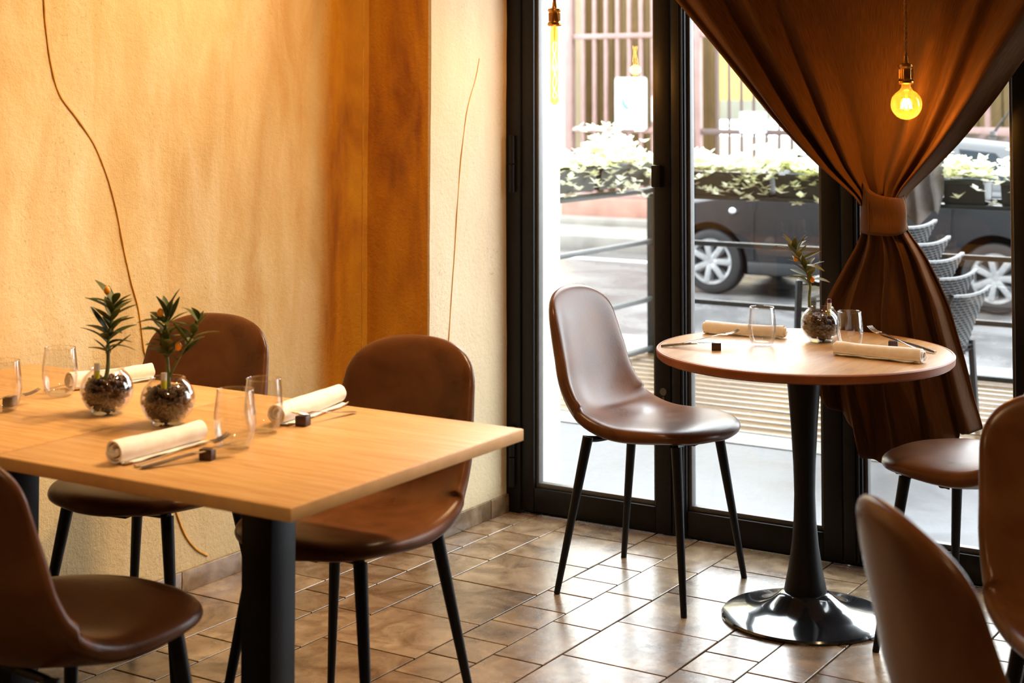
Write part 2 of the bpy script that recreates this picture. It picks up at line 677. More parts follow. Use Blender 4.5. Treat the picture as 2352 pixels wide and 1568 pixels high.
def catmull(pts, n=8):
    P = [Vector(p) for p in pts]
    P = [P[0] * 2 - P[1]] + P + [P[-1] * 2 - P[-2]]
    out = []
    for i in range(1, len(P) - 2):
        for k in range(n):
            t_ = k / n
            a, b, c, d = P[i - 1], P[i], P[i + 1], P[i + 2]
            out.append(0.5 * ((2 * b) + (c - a) * t_ + (2 * a - 5 * b + 4 * c - d) * t_ ** 2 + (3 * b - a - 3 * c + d) * t_ ** 3))
    out.append(P[-2])
    return out


YD = 4.77          # the glazed front
XL = -3.305        # plaster wall
XP = -2.983        # face of the pilaster beside the door
YP0, YP1 = 4.32, 4.268
CEIL = 2.9

# ------------------------------------------------------------------ room shell
# floor: grout bed + tiles laid in bands (1x1, 2x1, 2x2 modules)
mb = MB()
mb.box(-3.5, 3.2, -2.6, YD + 0.08, -0.12, -0.005)
floor = tag(obj('floor', mb, 'grout', smooth=False), 'stone tiled floor of the dining room with dark joints', 'floor', kind='structure')
MOD = 0.1521
X0F = -3.02
pattern = [(1, 1), (1, 2), (2, 2)]        # width, length in modules
offs = {-7: 0.06, -6: 0.21, -4: 0.11, -3: 0.02, -2: 3.786, 0: 3.686, 1: 3.606, 2: 3.694, 4: 3.597, 5: 3.522, 6: 3.615, 8: 3.682, 9: 3.751, 10: 3.838}


def proj(p):
    cy, sy = math.cos(YAW), math.sin(YAW)
    fw0 = Vector((-sy, cy, 0))
    rt = Vector((cy, sy, 0))
    up0 = Vector((0, 0, 1))
    fw = fw0 * math.cos(PITCH) + up0 * math.sin(PITCH)
    up = up0 * math.cos(PITCH) - fw0 * math.sin(PITCH)
    v = Vector(p) - Vector((0, 0, 1.45))
    z = v.dot(fw)
    if z < 0.2:
        return None
    return 1176 + F_PX * v.dot(rt) / z, HORIZON - F_PX * math.tan(PITCH) - F_PX * v.dot(up) / z


tile_mesh = {}
rest_tiles = MB()
col_i = -4
cand = []
while X0F + col_i * MOD < 3.0:
    j = col_i % 4
    wd, ln = pattern[j if j < 2 else 2]
    x0 = X0F + col_i * MOD
    x1 = x0 + wd * MOD
    step = ln * MOD
    o = offs.get(col_i, random.random() * step)
    y = o - math.ceil((o + 2.4) / step) * step
    while y < YD - 0.0:
        cand.append((x0, x1, max(y, -2.5), min(y + step, YD + 0.02), wd, ln))
        y += step
    col_i += wd


def tile_box(mb, sx, sy, cx=0, cy=0):
    j_ = 0.0026
    hx, hy = sx / 2 - j_, sy / 2 - j_
    b = 0.0012
    vs = [(cx + a * hx, cy + c * hy, -0.008) for a, c in ((-1, -1), (1, -1), (1, 1), (-1, 1))]
    vs += [(cx + a * hx, cy + c * hy, -b) for a, c in ((-1, -1), (1, -1), (1, 1), (-1, 1))]
    vs += [(cx + a * (hx - b), cy + c * (hy - b), 0.0) for a, c in ((-1, -1), (1, -1), (1, 1), (-1, 1))]
    fs = [(0, 3, 2, 1), (8, 9, 10, 11)]
    for a in (0, 4):
        fs += [(a + k, a + (k + 1) % 4, a + 4 + (k + 1) % 4, a + 4 + k) for k in range(4)]
    mb.add(vs, fs)


n_t = 0
for x0, x1, y0, y1, wd, ln in cand:
    sx, sy = x1 - x0, y1 - y0
    cx, cy = (x0 + x1) / 2, (y0 + y1) / 2
    if sy < 0.01:
        continue
    q = proj((cx, cy, 0))
    near = cx < 0.2 and q is not None and -150 < q[0] < 2500 and 1050 < q[1] < 1760 and cx > -3.4
    if near and n_t < 298:
        key = (wd, round(sy, 4))
        if key not in tile_mesh:
            m_ = MB()
            tile_box(m_, sx, sy)
            tile_mesh[key] = m_.mesh('tile', 'tile', False)
        link('tile', tile_mesh[key], floor, (cx, cy, random.uniform(-0.0006, 0.0004)))
        n_t += 1
    else:
        tile_box(rest_tiles, sx, sy, cx, cy)
tag(obj('tile', rest_tiles, 'tile', floor, smooth=False), kind='stuff')

# left wall with the pilaster, hand-plastered
mb = MB()
plan = [(XL, -2.6), (XL, 0.5), (XL, YP0 - 0.03), (XL + 0.03, YP0), (XP, YP1), (XP, YD + 0.06)]
seg_pts = []
for (a, b), (c, d) in zip(plan, plan[1:]):
    L = math.hypot(c - a, d - b)
    n = max(1, int(L / 0.035)) if b > 0.4 else 12
    for k in range(n):
        seg_pts.append((a + (c - a) * k / n, b + (d - b) * k / n))
seg_pts.append(plan[-1])
rows = []
NZ = 70
for i in range(NZ + 1):
    z = CEIL * i / NZ
    row = []
    for x, y in seg_pts:
        d = noise.noise(Vector((x * 2.5, y * 2.5, z * 1.6))) * 0.006 + noise.noise(Vector((x * 11, y * 11, z * 11))) * 0.0018
        row.append((x + d, y, z))
    rows.append(row)
mb.grid(rows)
mb.prism([(XL - 0.3, -2.6), (XL - 0.012, -2.6), (XL - 0.012, YP0 + 0.012), (XP - 0.012, YP1 + 0.012), (XP - 0.012, YD + 0.2), (XL - 0.3, YD + 0.2)], 'z', 0, CEIL)
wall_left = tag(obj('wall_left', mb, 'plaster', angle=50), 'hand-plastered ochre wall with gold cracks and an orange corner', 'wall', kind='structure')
vein1 = [(2.93, 2.88), (2.90, 2.65), (2.895, 2.42), (2.912, 2.2), (2.918, 1.95), (2.922, 1.769), (2.929, 1.7), (2.936, 1.63), (2.954, 1.537), (2.986, 1.45), (3.048, 1.385), (3.113, 1.312), (3.162, 1.226), (3.201, 1.127), (3.231, 1.016), (3.257, 0.928), (3.289, 0.839), (3.311, 0.726), (3.323, 0.687), (3.375, 0.469), (3.421, 0.311), (3.448, 0.23), (3.485, 0.159), (3.531, 0.11), (3.578, 0.08)]


def vein(pts, rad, name='gold_vein'):
    pts = catmull(pts, 5)
    n = len(pts)
    return obj(name, MB().tube(pts, [rad * (0.8 + 0.4 * abs(noise.noise(Vector((i * 0.7, 3, 1))))) for i in range(n)], 6), 'gold', wall_left)


vein([(XL + 0.001 + noise.noise(Vector((XL * 2.5, y * 2.5, z * 1.6))) * 0.006, y, z) for y, z in vein1], 0.0042)
vein([(XL + 0.018, YP0 - 0.012, z) for z in [0.3 + 0.2 * k for k in range(13)]], 0.0030)
vein3 = [(4.555, 1.57), (4.533, 1.502), (4.479, 1.384), (4.44, 1.18), (4.415, 0.95), (4.39, 0.751), (4.377, 0.623), (4.37, 0.5)]
vein([(XP + 0.001 + noise.noise(Vector((XP * 2.5, y * 2.5, z * 1.6))) * 0.006, y, z) for y, z in vein3], 0.0020)

# skirting tiles
mb = MB()
mb.box(XL - 0.01, XL + 0.004, -2.5, YP0, 0.0, 0.055)
mb.box(XP - 0.01, XP + 0.004, YP1, YD - 0.03, 0.0, 0.055)
base = tag(obj('baseboard_left', mb, 'grout', smooth=False), 'row of low stone skirting tiles along the plaster wall', 'skirting', kind='structure')
y = -2.5 + 0.27
sk = MB()
sk.box(0, 0.011, -0.153, 0.153, 0, 0.062, 0.002)
sk_me = sk.mesh('tile', 'tile')
y = 3.461 - 0.308 * 19
while y < YP0 - 0.02:
    link('tile', sk_me, base, (XL + 0.002, min(y + 0.154, YP0 - 0.15), 0))
    y += 0.308
for a, b in ((YP1 + 0.002, 4.618), (4.622, YD - 0.035)):
    s2 = MB()
    s2.box(0, 0.011, a, b, 0, 0.062, 0.002)
    obj('tile', s2, 'tile', base, (XP + 0.002, 0, 0))

mb = MB().box(-3.6, 3.2, -2.7, YD + 0.3, CEIL, CEIL + 0.15)
tag(obj('ceiling', mb, 'ceiling_paint', smooth=False), 'plain ceiling above the dining room', 'ceiling', kind='structure')
mb = MB().box(-3.6, 3.2, -2.75, -2.6, 0, CEIL)
tag(obj('wall_back', mb, 'room_paint', smooth=False), 'back wall of the dining room behind the viewer', 'wall', kind='structure')
mb = MB().box(3.0, 3.2, -2.6, YD + 0.3, 0, CEIL)
tag(obj('wall_right', mb, 'room_paint', smooth=False), 'far right wall of the dining room', 'wall', kind='structure')
mb = MB()
mb.box(-3.6, 3.2, YD - 0.02, YD + 0.28, 2.45, CEIL)
mb.box(-18, 14, YD + 0.0, YD + 0.28, CEIL, 9.0)
mb.box(-18, -3.6, YD, YD + 0.28, -0.2, CEIL)
mb.box(3.2, 14, YD, YD + 0.28, -0.2, CEIL)
mb.box(0.03, 3.2, YD - 0.02, YD + 0.28, -0.2, 2.45)
mb.box(-3.6, -2.993, YD + 0.0, YD + 0.24, -0.2, 2.45)
tag(obj('wall_front', mb, 'facade', smooth=False), 'street wall of the dining room above and beside the glass front', 'wall', kind='structure')
mb = MB()
mb.box(-2.995, -2.935, YD + 0.10, YD + 0.26, 0.0, 2.45, 0.004)
tag(obj('trim_1', mb, 'reveal_stone'), 'pale weathered stone reveal outside the leftmost glass leaf', 'trim', kind='structure')

# ---- glazed front: fixed frame and four leaves
mb = MB()
mb.box(-2.985, -2.925, YD - 0.035, YD + 0.045, 0.0, 2.45, 0.004)
mb.box(-2.985, 0.04, YD - 0.035, YD + 0.045, 2.39, 2.45, 0.004)
mb.box(-0.018, 0.04, YD - 0.035, YD + 0.045, 0.0, 2.45, 0.004)
mb.box(-2.985, 0.04, YD + 0.0, YD + 0.10, -0.20, 0.004, 0.002)
frame = tag(obj('trim_2', mb, 'dark_frame'), 'dark metal frame round the folding glass front', 'frame', kind='structure')
for z0, z1 in ((1.106, 1.304), (0.091, 0.294)):
    hg = MB().tube([(0, 0, z0), (0, 0, (z0 + z1) / 2 - 0.002)], 0.011, 12).tube([(0, 0, (z0 + z1) / 2 + 0.002), (0, 0, z1)], 0.011, 12)
    obj('hinge', hg, 'black_metal', frame, (-2.952, YD - 0.047, 0))


def leaf(n, x0, x1, sl, sr, label, glass_r=None):
    """x0..x1 the leaf, sl and sr the widths of its stiles"""
    r = thing('door_%d' % n, label, 'door', (x0, YD, 0), 0, kind='structure')
    W = x1 - x0
    a = MB().box(0, sl, -0.03, 0.03, 0.01, 2.385, 0.004)
    obj('stile', a, 'dark_frame', r)
    a = MB().box(W - sr, W, -0.03, 0.03, 0.01, 2.385, 0.004)
    obj('stile', a, 'dark_frame', r)
    a = MB().box(sl, W - sr, -0.028, 0.028, 0.012, 0.092, 0.003)
    obj('rail', a, 'dark_frame', r)
    a = MB().box(sl, W - sr, -0.028, 0.028, 2.31, 2.385, 0.003)
    obj('rail', a, 'dark_frame', r)
    # glazing bead
    a = MB()
    for xx in (sl, W - sr - 0.012):
        a.box(xx, xx + 0.012, -0.014, 0.016, 0.092, 2.31, 0.002)
    a.box(sl + 0.012, W - sr - 0.012, -0.014, 0.016, 0.092, 0.108, 0.002)
    a.box(sl + 0.012, W - sr - 0.012, -0.014, 0.016, 2.294, 2.31, 0.002)
    obj('glazing_bead', a, 'frame_edge', r)
    g = MB().box(sl + 0.01, W - sr - 0.01, 0.004, 0.010, 0.106, 2.296)
    obj('glass_pane', g, 'pane_glass', r, smooth=False)
    return r


d1 = leaf(1, -2.922, -2.348, 0.048, 0.058, 'leftmost glass door leaf, hinged beside the plaster wall')
d2 = leaf(2, -2.344, -1.763, 0.052, 0.062, 'glass door leaf with the dark car and wheel behind it')
d3 = leaf(3, -1.759, -1.180, 0.062, 0.052, 'glass door leaf behind the tied curtain')
d4 = leaf(4, -1.176, -0.600, 0.052, 0.058, 'glass door leaf right of the tied curtain')
d5 = leaf(5, -0.596, -0.020, 0.058, 0.052, 'glass door leaf farthest from the plaster wall')
# latch and lock on the meeting stile of leaf 1
a = MB().box(0, 0.034, -0.022, 0, 0, 0.074, 0.005)
obj('latch', a, 'black_metal', d1, (0.515, -0.030, 1.140))
a = MB().lathe([(0.0, 0.004), (0.012, 0.004), (0.013, 0), (0.0, 0)], 14, mat=Matrix.Rotation(R(90), 4, 'X'))
a.box(-0.003, 0.003, -0.002, 0.0, -0.075, -0.016)
obj('keyhole', a, 'frame_edge', d1, (0.548, -0.0302, 0.47))
# deeper folded stile profile seen between leaf 1 and 2, 2 and 3
for dd, w_, sl in ((d2, 0.010, 0.030), (d3, 0.012, 0.036)):
    a = MB().box(sl, sl + 0.004, -0.036, -0.028, 0.02, 2.36).box(sl + w_, sl + w_ + 0.006, -0.040, -0.028, 0.02, 2.36)
    obj('seal_strip', a, 'black_metal', dd)

# ------------------------------------------------------------------ outside: ground, terrace, street
mb = MB().box(-18, 14, YD + 0.09, 9.4, -0.6, -0.14)
tag(obj('pavement_1', mb, 'pavement', smooth=False), 'grey asphalt pavement in front of the glass door', 'pavement', kind='structure')
mb = MB().box(-30, 12, 9.4, 17.0, -0.75, -0.45)
tag(obj('road', mb, 'road', smooth=False), 'wet dark street with puddles behind the terrace', 'street', kind='structure')
mb = MB().box(-30, 12, 16.0, 16.16, -0.449, -0.444)
tag(obj('road_marking', mb, 'line_paint', smooth=False), 'white line painted on the wet street', 'road marking', kind='structure')
mb = MB().box(-30, 12, 17.0, 17.25, -0.5, -0.28, 0.02)
tag(obj('kerb', mb, 'kerbstone'), 'pale kerb along the far side of the street', 'kerb', kind='structure')
mb = MB().box(-30, 12, 17.25, 40, -0.5, -0.30)
tag(obj('pavement_2', mb, 'kerbstone', smooth=False), 'pale far pavement and yard behind the gate', 'pavement', kind='structure')

# terrace of wet boards
DZ = -0.130
mb = MB()
mb.box(-4.55, 1.5, 6.95, 8.86, -0.30, -0.166)
deck = tag(obj('terrace_deck', mb, 'planter_plastic', smooth=False), 'terrace of wet wooden boards behind the glass front', 'deck', kind='structure')
bd = MB().box(-3.0, 3.0, -0.0612, 0.0612, DZ - 0.030, DZ, 0.004)
bd_me = bd.mesh('plank', 'deck_wood')
y = 7.01
while y < 8.85:
    o_ = link('plank', bd_me, deck, (-1.52, y, random.uniform(-0.002, 0.002)))
    y += 0.128
mb = MB().box(-4.6, 1.5, 6.72, 6.945, -0.2, -0.132, 0.01)
tag(obj('deck_edge', mb, 'kerbstone'), 'pale stone strip along the front of the terrace', 'edging', kind='structure')


def post(par, x, y, z1=0.88):
    return obj('post', MB().box(x - 0.032, x + 0.032, y - 0.032, y + 0.032, DZ - 0.01, z1, 0.005), 'rail_metal', par)


YR = 8.78
rail = thing('terrace_railing', 'black metal railing round the terrace with planters on top', 'railing', (0, 0, 0))
for x in (-4.46, -3.02, -1.6, -0.1):
    post(rail, x, YR)
post(rail, -4.46, 6.95)
for z in (0.86, 0.55, 0.20, -0.10):
    hh = 0.03 if z < 0.8 else 0.035
    obj('rail', MB().box(-4.43, 1.4, YR - 0.014, YR + 0.014, z - hh / 2, z + hh / 2, 0.004), 'rail_metal', rail)
    obj('rail', MB().box(-4.474, -4.446, 6.95, YR - 0.03, z - hh / 2, z + hh / 2, 0.004), 'rail_metal', rail)
obj('shelf', MB().box(-4.40, 1.4, YR - 0.17, YR + 0.02, 0.825, 0.850, 0.003), 'rail_metal', rail)


def foliage(mb, L, dens, hmax, trail, seed):
    """small rounded leaves in rosettes along a planter of length L"""
    rnd = random.Random(seed)
    for _ in range(dens):
        x = rnd.uniform(-L / 2, L / 2)
        y = rnd.gauss(0, 0.055)
        if rnd.random() < trail:
            z = 0.05 - 0.20 * rnd.random() ** 1.8
            y = -0.115 + rnd.gauss(0, 0.022)
            x = round(x / 0.19) * 0.19 + rnd.gauss(0, 0.05)
        else:
            bump_ = 0.55 + 0.45 * math.sin(x * 9 + seed) * math.sin(x * 4.3 + seed * 2)
            z = abs(rnd.gauss(0.02, 0.55)) * hmax * bump_ + 0.02
            z = min(z, hmax * 1.1)
        c = Vector((x, y, z))
        for k in range(5):
            a = 2 * PI * k / 5 + rnd.random()
            tilt = rnd.uniform(-0.2, 0.9)
            l = rnd.uniform(0.036, 0.062)
            d = Vector((math.cos(a) * math.cos(tilt), math.sin(a) * math.cos(tilt), math.sin(tilt)))
            s = d.cross(Vector((0, 0, 1)))
            s = s.normalized() if s.length > 0.01 else Vector((1, 0, 0))
            n_ = s.cross(d) * 0.004
            p = [c, c + d * l * 0.5 + s * l * 0.36 + n_, c + d * l, c + d * l * 0.5 - s * l * 0.36 + n_]
            mb.add(p, [(0, 1, 2), (0, 2, 3)])


def planter(name, x, y, z, L, label, dens, hmax, trail, seed, rz=0.0):
    r = thing(name, label, 'planter', (x, y, z), rz, 'planters on the terrace railing')
    b = MB()
    w0, w1, h = 0.065, 0.085, 0.13
    for s_ in (1,):
        pr = [(-w0, 0.0), (w0, 0.0), (w1, h - 0.02), (w1 + 0.01, h - 0.02), (w1 + 0.01, h), (w1 - 0.01, h), (w0 - 0.01, 0.012), (-w0 + 0.01, 0.012), (-w1 + 0.01, h), (-w1 - 0.01, h), (-w1 - 0.01, h - 0.02), (-w1, h - 0.02)]
        b.prism(pr, 'x', -L / 2, L / 2)
        b.prism([(-w0, 0), (w0, 0), (w1, h - 0.01), (-w1, h - 0.01)], 'x', -L / 2, -L / 2 + 0.008)
        b.prism([(-w0, 0), (w0, 0), (w1, h - 0.01), (-w1, h - 0.01)], 'x', L / 2 - 0.008, L / 2)
    obj('trough', b, 'planter_plastic', r, smooth=False)
    obj('soil', MB().box(-L / 2 + 0.01, L / 2 - 0.01, -0.066, 0.066, 0.03, 0.110, 0.008), 'pebble', r)
    f = MB()
    foliage(f, L * 1.05, dens, hmax, trail, seed)
    fo = obj('foliage', f, 'planter_leaf', r, (0, 0, 0.12), smooth=False)
    fo['kind'] = 'stuff'
    return r


PZ = 0.851
planter('planter_box', -4.46, 7.60, PZ + 0.05, 0.62, 'trough of pale bushy plants on the side railing, nearest the stone reveal', 230, 0.10, 0.12, 3, R(90))
planter('planter_box', -4.46, 8.28, PZ + 0.05, 0.62, 'trough of tall pale bushy plants on the side railing at the corner post', 340, 0.21, 0.12, 5, R(90))
planter('planter_box', -3.98, YR - 0.09, PZ, 0.70, 'trough with the tallest pale plants, behind the second glass leaf beside its stile', 340, 0.14, 0.17, 8)
planter('planter_box', -3.26, YR - 0.09, PZ, 0.66, 'trough with trailing pale plants above the dark car door', 280, 0.12, 0.20, 11)
planter('planter_box', -2.50, YR - 0.09, PZ, 0.22, 'short black trough with pale plants beside the hanging grey cloth', 110, 0.14, 0.05, 14)
planter('planter_box', -2.13, YR - 0.09, PZ, 0.34, 'black trough with pale plants at the edge of the right glass leaf', 190, 0.18, 0.14, 17)

# grey cloth over the railing
c = thing('draped_cloth', 'grey cloth hanging over the terrace railing beside the curtain', 'cloth', (-2.79, YR - 0.09, 0.93))
rows = []
for i in range(26):
    v = i / 25
    zz = 0.20 - 0.36 * v
    row = []
    for k in range(41):
        u = k / 40
        x = -0.16 + 0.33 * u + 0.02 * math.sin(v * 3)
        yy = -0.115 - 0.028 * math.sin(u * 22 + 1.5 * math.sin(v * 4)) * (0.4 + v) - 0.01 * v
        z = zz - 0.05 * v * math.sin(u * 11 + 1)
        row.append((x, yy, z))
    rows.append(row)
cl = obj('cloth_fall', MB().grid(rows), 'grey_cloth', c)
md = cl.modifiers.new('thickness', 'SOLIDIFY')
md.thickness = 0.006
rows = []
for i in range(9):
    a = PI * i / 8
    rows.append([(-0.16 + 0.33 * k / 24, -0.115 + 0.10 * (1 - math.cos(a)) / 2 * 1.0, 0.20 + 0.05 * math.sin(a) + 0.006 * math.sin(k * 1.3)) for k in range(25)])
cl2 = obj('cloth_fold', MB().grid(rows), 'grey_cloth', c)
md = cl2.modifiers.new('thickness', 'SOLIDIFY')
md.thickness = 0.006


# stacked rattan armchairs on the terrace
def make_rattan():
    r = thing('rattan_chair', 'dark woven rattan chair, lowest of the stack behind the curtain', 'chair', (0, 0, 0), 0, 'stacked rattan chairs on the terrace')
    # backrest: woven, curving shell. local +x is the way the chair faces
    nb, mv = 30, 44
    face = []
    th = 0.012
    b = MB()

    def bk(u, v):
        w = 0.20 + 0.035 * v
        y = u * w
        x = -0.20 - 0.10 * v ** 1.6 + 0.018 * u * u
        z = 0.36 + 0.30 * v + 0.012 * u * u
        return Vector((x, y, z))
    for side in (1, -1):
        rows = []
        for i in range(mv + 1):
            v = i / mv
            row = []
            for k in range(nb + 1):
                u = -1 + 2 * k / nb
                p = bk(u, v)
                wv = 0.007 * (1 if (i // 2 + k // 2) % 2 == 0 else -1)
                row.append((p.x - side * (th / 2) + wv, p.y, p.z))
            rows.append(row)
        b.grid(rows)
    obj('backrest', b, 'rattan', r, angle=25)
    path = [bk(-1, v / 10) for v in range(11)] + [bk(-1 + 2 * k / 12, 1) for k in range(1, 13)] + [bk(1, 1 - v / 10) for v in range(1, 11)]
    obj('back_frame', MB().tube(path, 0.009, 8), 'rattan_edge', r)
    top = [bk(-1.05 + 2.1 * k / 12, 1.0) for k in range(13)]
    tr = MB()
    tr.grid([[p + Vector((dx, 0, dz)) for p in top] for dx, dz in ((-0.010, -0.004), (-0.010, 0.006), (0.009, 0.006), (0.010, -0.004), (-0.010, -0.004))])
    obj('top_rail', tr, 'rattan_edge', r)
    s = MB()
    for side in (0, 1):
        s.grid([[(-0.22 + 0.44 * i / 24, -0.21 + 0.42 * k / 24, 0.40 - 0.02 * side + (0.004 if (i + k) % 2 else 0)) for k in range(25)] for i in range(25)])
    obj('seat', s, 'rattan', r)
    for sx in (-1, 1):
        for sy in (-1, 1):
            if sx < 0:
                pts = [(-0.205, sy * 0.20, 0.42), (-0.215, sy * 0.205, 0.20), (-0.225, sy * 0.21, 0.0)]
            else:
                pts = [(0.21, sy * 0.20, 0.40), (0.215, sy * 0.21, 0.20), (0.22, sy * 0.215, 0.0)]
            obj('leg', MB().tube(pts, [0.018, 0.017, 0.016], 8), 'rattan', r)
    return r


rat = make_rattan()
RA = R(176)
base_xy = (-2.387, 7.378)
rl = ['dark woven rattan chair, lowest of the stack behind the curtain', 'dark woven rattan chair, second from the bottom of the terrace stack', 'dark woven rattan chair in the middle of the terrace stack', 'dark woven rattan chair, second from the top of the terrace stack', 'dark woven rattan chair on top of the terrace stack']
for k in range(5):
    loc = (base_xy[0] + k * -0.0525, base_xy[1] + k * -0.0368, DZ + k * 0.077)
    if k == 0:
        rat.location = loc
        rat.rotation_euler = (0, 0, RA)
    else:
        dup(rat, loc, RA, rl[k])


# ------------------------------------------------------------------ parked car
def make_car():
    r = thing('parked_car', 'dark hatchback car parked across the wet street', 'car', (-5.10, 14.72, -0.45), 0)
    # local x along the car (nose at -x), near side at -y
    XF, XR_, WR = -1.34, 1.34, 0.31
    ARCH = 0.375
    top = [(-2.10, 0.52), (-2.05, 0.66), (-1.9, 0.80), (-1.6, 0.90), (-1.2, 0.97), (-0.85, 1.02), (-0.5, 1.03), (0.3, 1.05), (1.2, 1.07), (1.75, 1.06), (1.95, 0.98), (2.02, 0.80), (2.04, 0.6)]
    low = [(-2.10, 0.34), (-2.02, 0.24), (-1.7, 0.20), (1.7, 0.22), (1.98, 0.30), (2.04, 0.45)]
    hw = [(-2.10, 0.55), (-2.04, 0.68), (-1.9, 0.78), (-1.6, 0.85), (-1.2, 0.87), (1.4, 0.88), (1.8, 0.84), (1.98, 0.74), (2.04, 0.62)]
    xs = [-2.10 + 4.14 * i / 165 for i in range(166)]
    NSEC = 14
    rows = []
    for x in xs:
        zt, zl, w = lerp_table(top, x), lerp_table(low, x), lerp_table(hw, x)
        for cx in (XF, XR_):
            d = ARCH ** 2 - (x - cx) ** 2
            if d > 0:
                zl = max(zl, 0.31 + math.sqrt(d) - 0.0)
        zl = min(zl, zt - 0.12)
        flare = sum(0.012 * math.exp(-((x - cx) / 0.42) ** 2) for cx in (XF, XR_))
        sec = []
        for k in range(NSEC):
            s = k / (NSEC - 1)
            if s < 0.75:
                q = s / 0.75
                z = zl + (zt - 0.07 - zl) * q
                y = w * (0.955 + 0.045 * math.sin(min(1, (z - 0.15) / 0.5) * PI / 2)) + flare * (1 - q)
                if z > 0.62:
                    y -= 0.09 * ((z - 0.62) / 0.45) ** 1.4
            else:
                q = (s - 0.75) / 0.25
                a = q * PI / 2
                y0 = w - 0.09 * ((max(zt - 0.07, 0.62) - 0.62) / 0.45) ** 1.4
                y = y0 - 0.10 * (1 - math.cos(a))
                z = zt - 0.07 + 0.07 * math.sin(a)
            sec.append((y, z))
        ymid, zmid = sec[-1]
        full = [(x, -y, z) for y, z in sec] + [(x, 0, zmid + 0.02)] + [(x, y, z) for y, z in sec[::-1]]
        rows.append(full)
    b = MB().grid(rows)
    n = len(rows[0])
    b.add(rows[0], [tuple(range(n))])
    b.add(rows[-1], [tuple(range(n))[::-1]])
    obj('body', b, 'car_paint', r, angle=50)
    # greenhouse: roof and pillars in body colour
    g0 = [(-1.00, 1.00), (-0.35, 1.44), (0.1, 1.515), (0.9, 1.52), (1.45, 1.47), (1.62, 1.40), (1.98, 1.02)]
    rows = []
    for i in range(61):
        x = -1.00 + 2.98 * i / 60
        zr = lerp_table(g0, x)
        zb = 0.98
        k = max(0.0, min(1.0, (zr - zb) / 0.5))
        sec = [(0.80, zb), (0.80 - 0.16 * k, zb + (zr - zb) * 0.85), (0.80 - 0.24 * k, zb + (zr - zb) * 0.97), (0.40, zr)]
        rows.append([(x, -y, z) for y, z in sec] + [(x, 0, zr + 0.015)] + [(x, y, z) for y, z in sec[::-1]])
    b = MB().grid(rows)
    obj('cabin', b, 'car_paint', r, angle=40)

    def side_y(z, zr):
        return 0.80 - 0.16 * min(1.0, (zr - 0.98) / 0.5) * max(0, (z - 0.98) / max(0.01, (zr - 0.98)) / 0.85) + 0.008
    for sgn in (-1, 1):
        for nm, poly in (('side_window', [(-0.72, 1.07), (0.12, 1.07), (0.12, 1.42), (-0.02, 1.43), (-0.30, 1.37)]),
                         ('side_window', [(0.18, 1.07), (0.98, 1.08), (0.90, 1.42), (0.18, 1.43)]),
                         ('side_window', [(1.05, 1.09), (1.52, 1.16), (1.30, 1.38), (0.98, 1.41)])):
            p = [(x, sgn * side_y(z, lerp_table(g0, x)), z) for x, z in poly]
            q = [(x, y - sgn * 0.02, z) for x, y, z in p]
            m_ = len(p)
            obj(nm, MB().add(p + q, [tuple(range(m_)), tuple(range(m_, 2 * m_))[::-1]] + [(i, (i + 1) % m_, m_ + (i + 1) % m_, m_ + i) for i in range(m_)]), 'car_glass', r, smooth=False)
    obj('windscreen', MB().add([(-0.96, -0.70, 1.045), (-0.96, 0.70, 1.045), (-0.40, 0.60, 1.425), (-0.40, -0.60, 1.425)], [(0, 1, 2, 3)]).add([(-0.93, -0.70, 1.03), (-0.93, 0.70, 1.03), (-0.37, 0.60, 1.41), (-0.37, -0.60, 1.41)], [(0, 3, 2, 1)]), 'car_glass', r, smooth=False)
    obj('spoiler', MB().box(1.42, 1.72, -0.58, 0.58, 1.46, 1.495, 0.012), 'car_paint', r)
    for y0 in (-0.885, 0.86):
        obj('sill_trim', MB().box(-0.95, 0.95, y0, y0 + 0.025, 0.22, 0.33, 0.01), 'car_trim', r)
    obj('underbody', MB().box(-1.9, 1.9, -0.68, 0.68, 0.18, 0.5, 0.04), 'car_trim', r)
    for cx in (XF, XR_):
        obj('wheel_well', MB().box(cx - 0.43, cx + 0.43, -0.785, 0.785, 0.20, 0.73), 'matte_black', r, smooth=False)
    for x in (-0.02, 0.90):
        obj('door_handle', MB().box(x, x + 0.20, -0.905, -0.87, 0.945, 0.975, 0.008), 'car_chrome', r)
    for x0, z0 in ((-0.90, 0.34), (0.145, 0.34), (0.955, 0.62)):
        obj('door_seam', MB().box(x0, x0 + 0.006, -0.892, -0.872, z0, 0.95), 'car_trim', r, smooth=False)
    obj('side_lamp', MB().ico((-1.10, -0.885, 0.80), 0.035, 2, (1.0, 0.35, 0.8)), 'headlamp', r)
    for s in (-1, 1):
        obj('headlamp', MB().ico((-1.93, s * 0.66, 0.70), 0.16, 2, (0.9, 0.75, 0.55)), 'headlamp', r)
        obj('wing_mirror', MB().ico((-0.62, s * 0.95, 1.06), 0.10, 2, (0.6, 1.0, 0.75)), 'car_paint', r)
    obj('aerial', MB().tube([(1.10, 0.0, 1.53), (1.30, 0.0, 1.80)], [0.014, 0.006], 8).lathe([(0.04, 0), (0.03, 0.03), (0.0, 0.04)], 12, (1.10, 0, 1.525)), 'car_trim', r)
    rotm = Matrix.Rotation(R(90), 4, 'X')
    ty = MB().lathe([(0.205, -0.09), (0.25, -0.10), (0.295, -0.085), (0.31, -0.05), (0.31, 0.05), (0.295, 0.085), (0.25, 0.10), (0.205, 0.09)], 40, mat=rotm)
    ty_me = ty.mesh('wheel', 'rubber')
    rim = MB().lathe([(0.205, 0.088), (0.215, 0.10), (0.19, 0.095), (0.185, 0.05), (0.0, 0.045)], 40, mat=rotm)
    rim.lathe([(0.0, 0.10), (0.05, 0.098), (0.06, 0.07), (0.0, 0.06)], 20, mat=rotm)
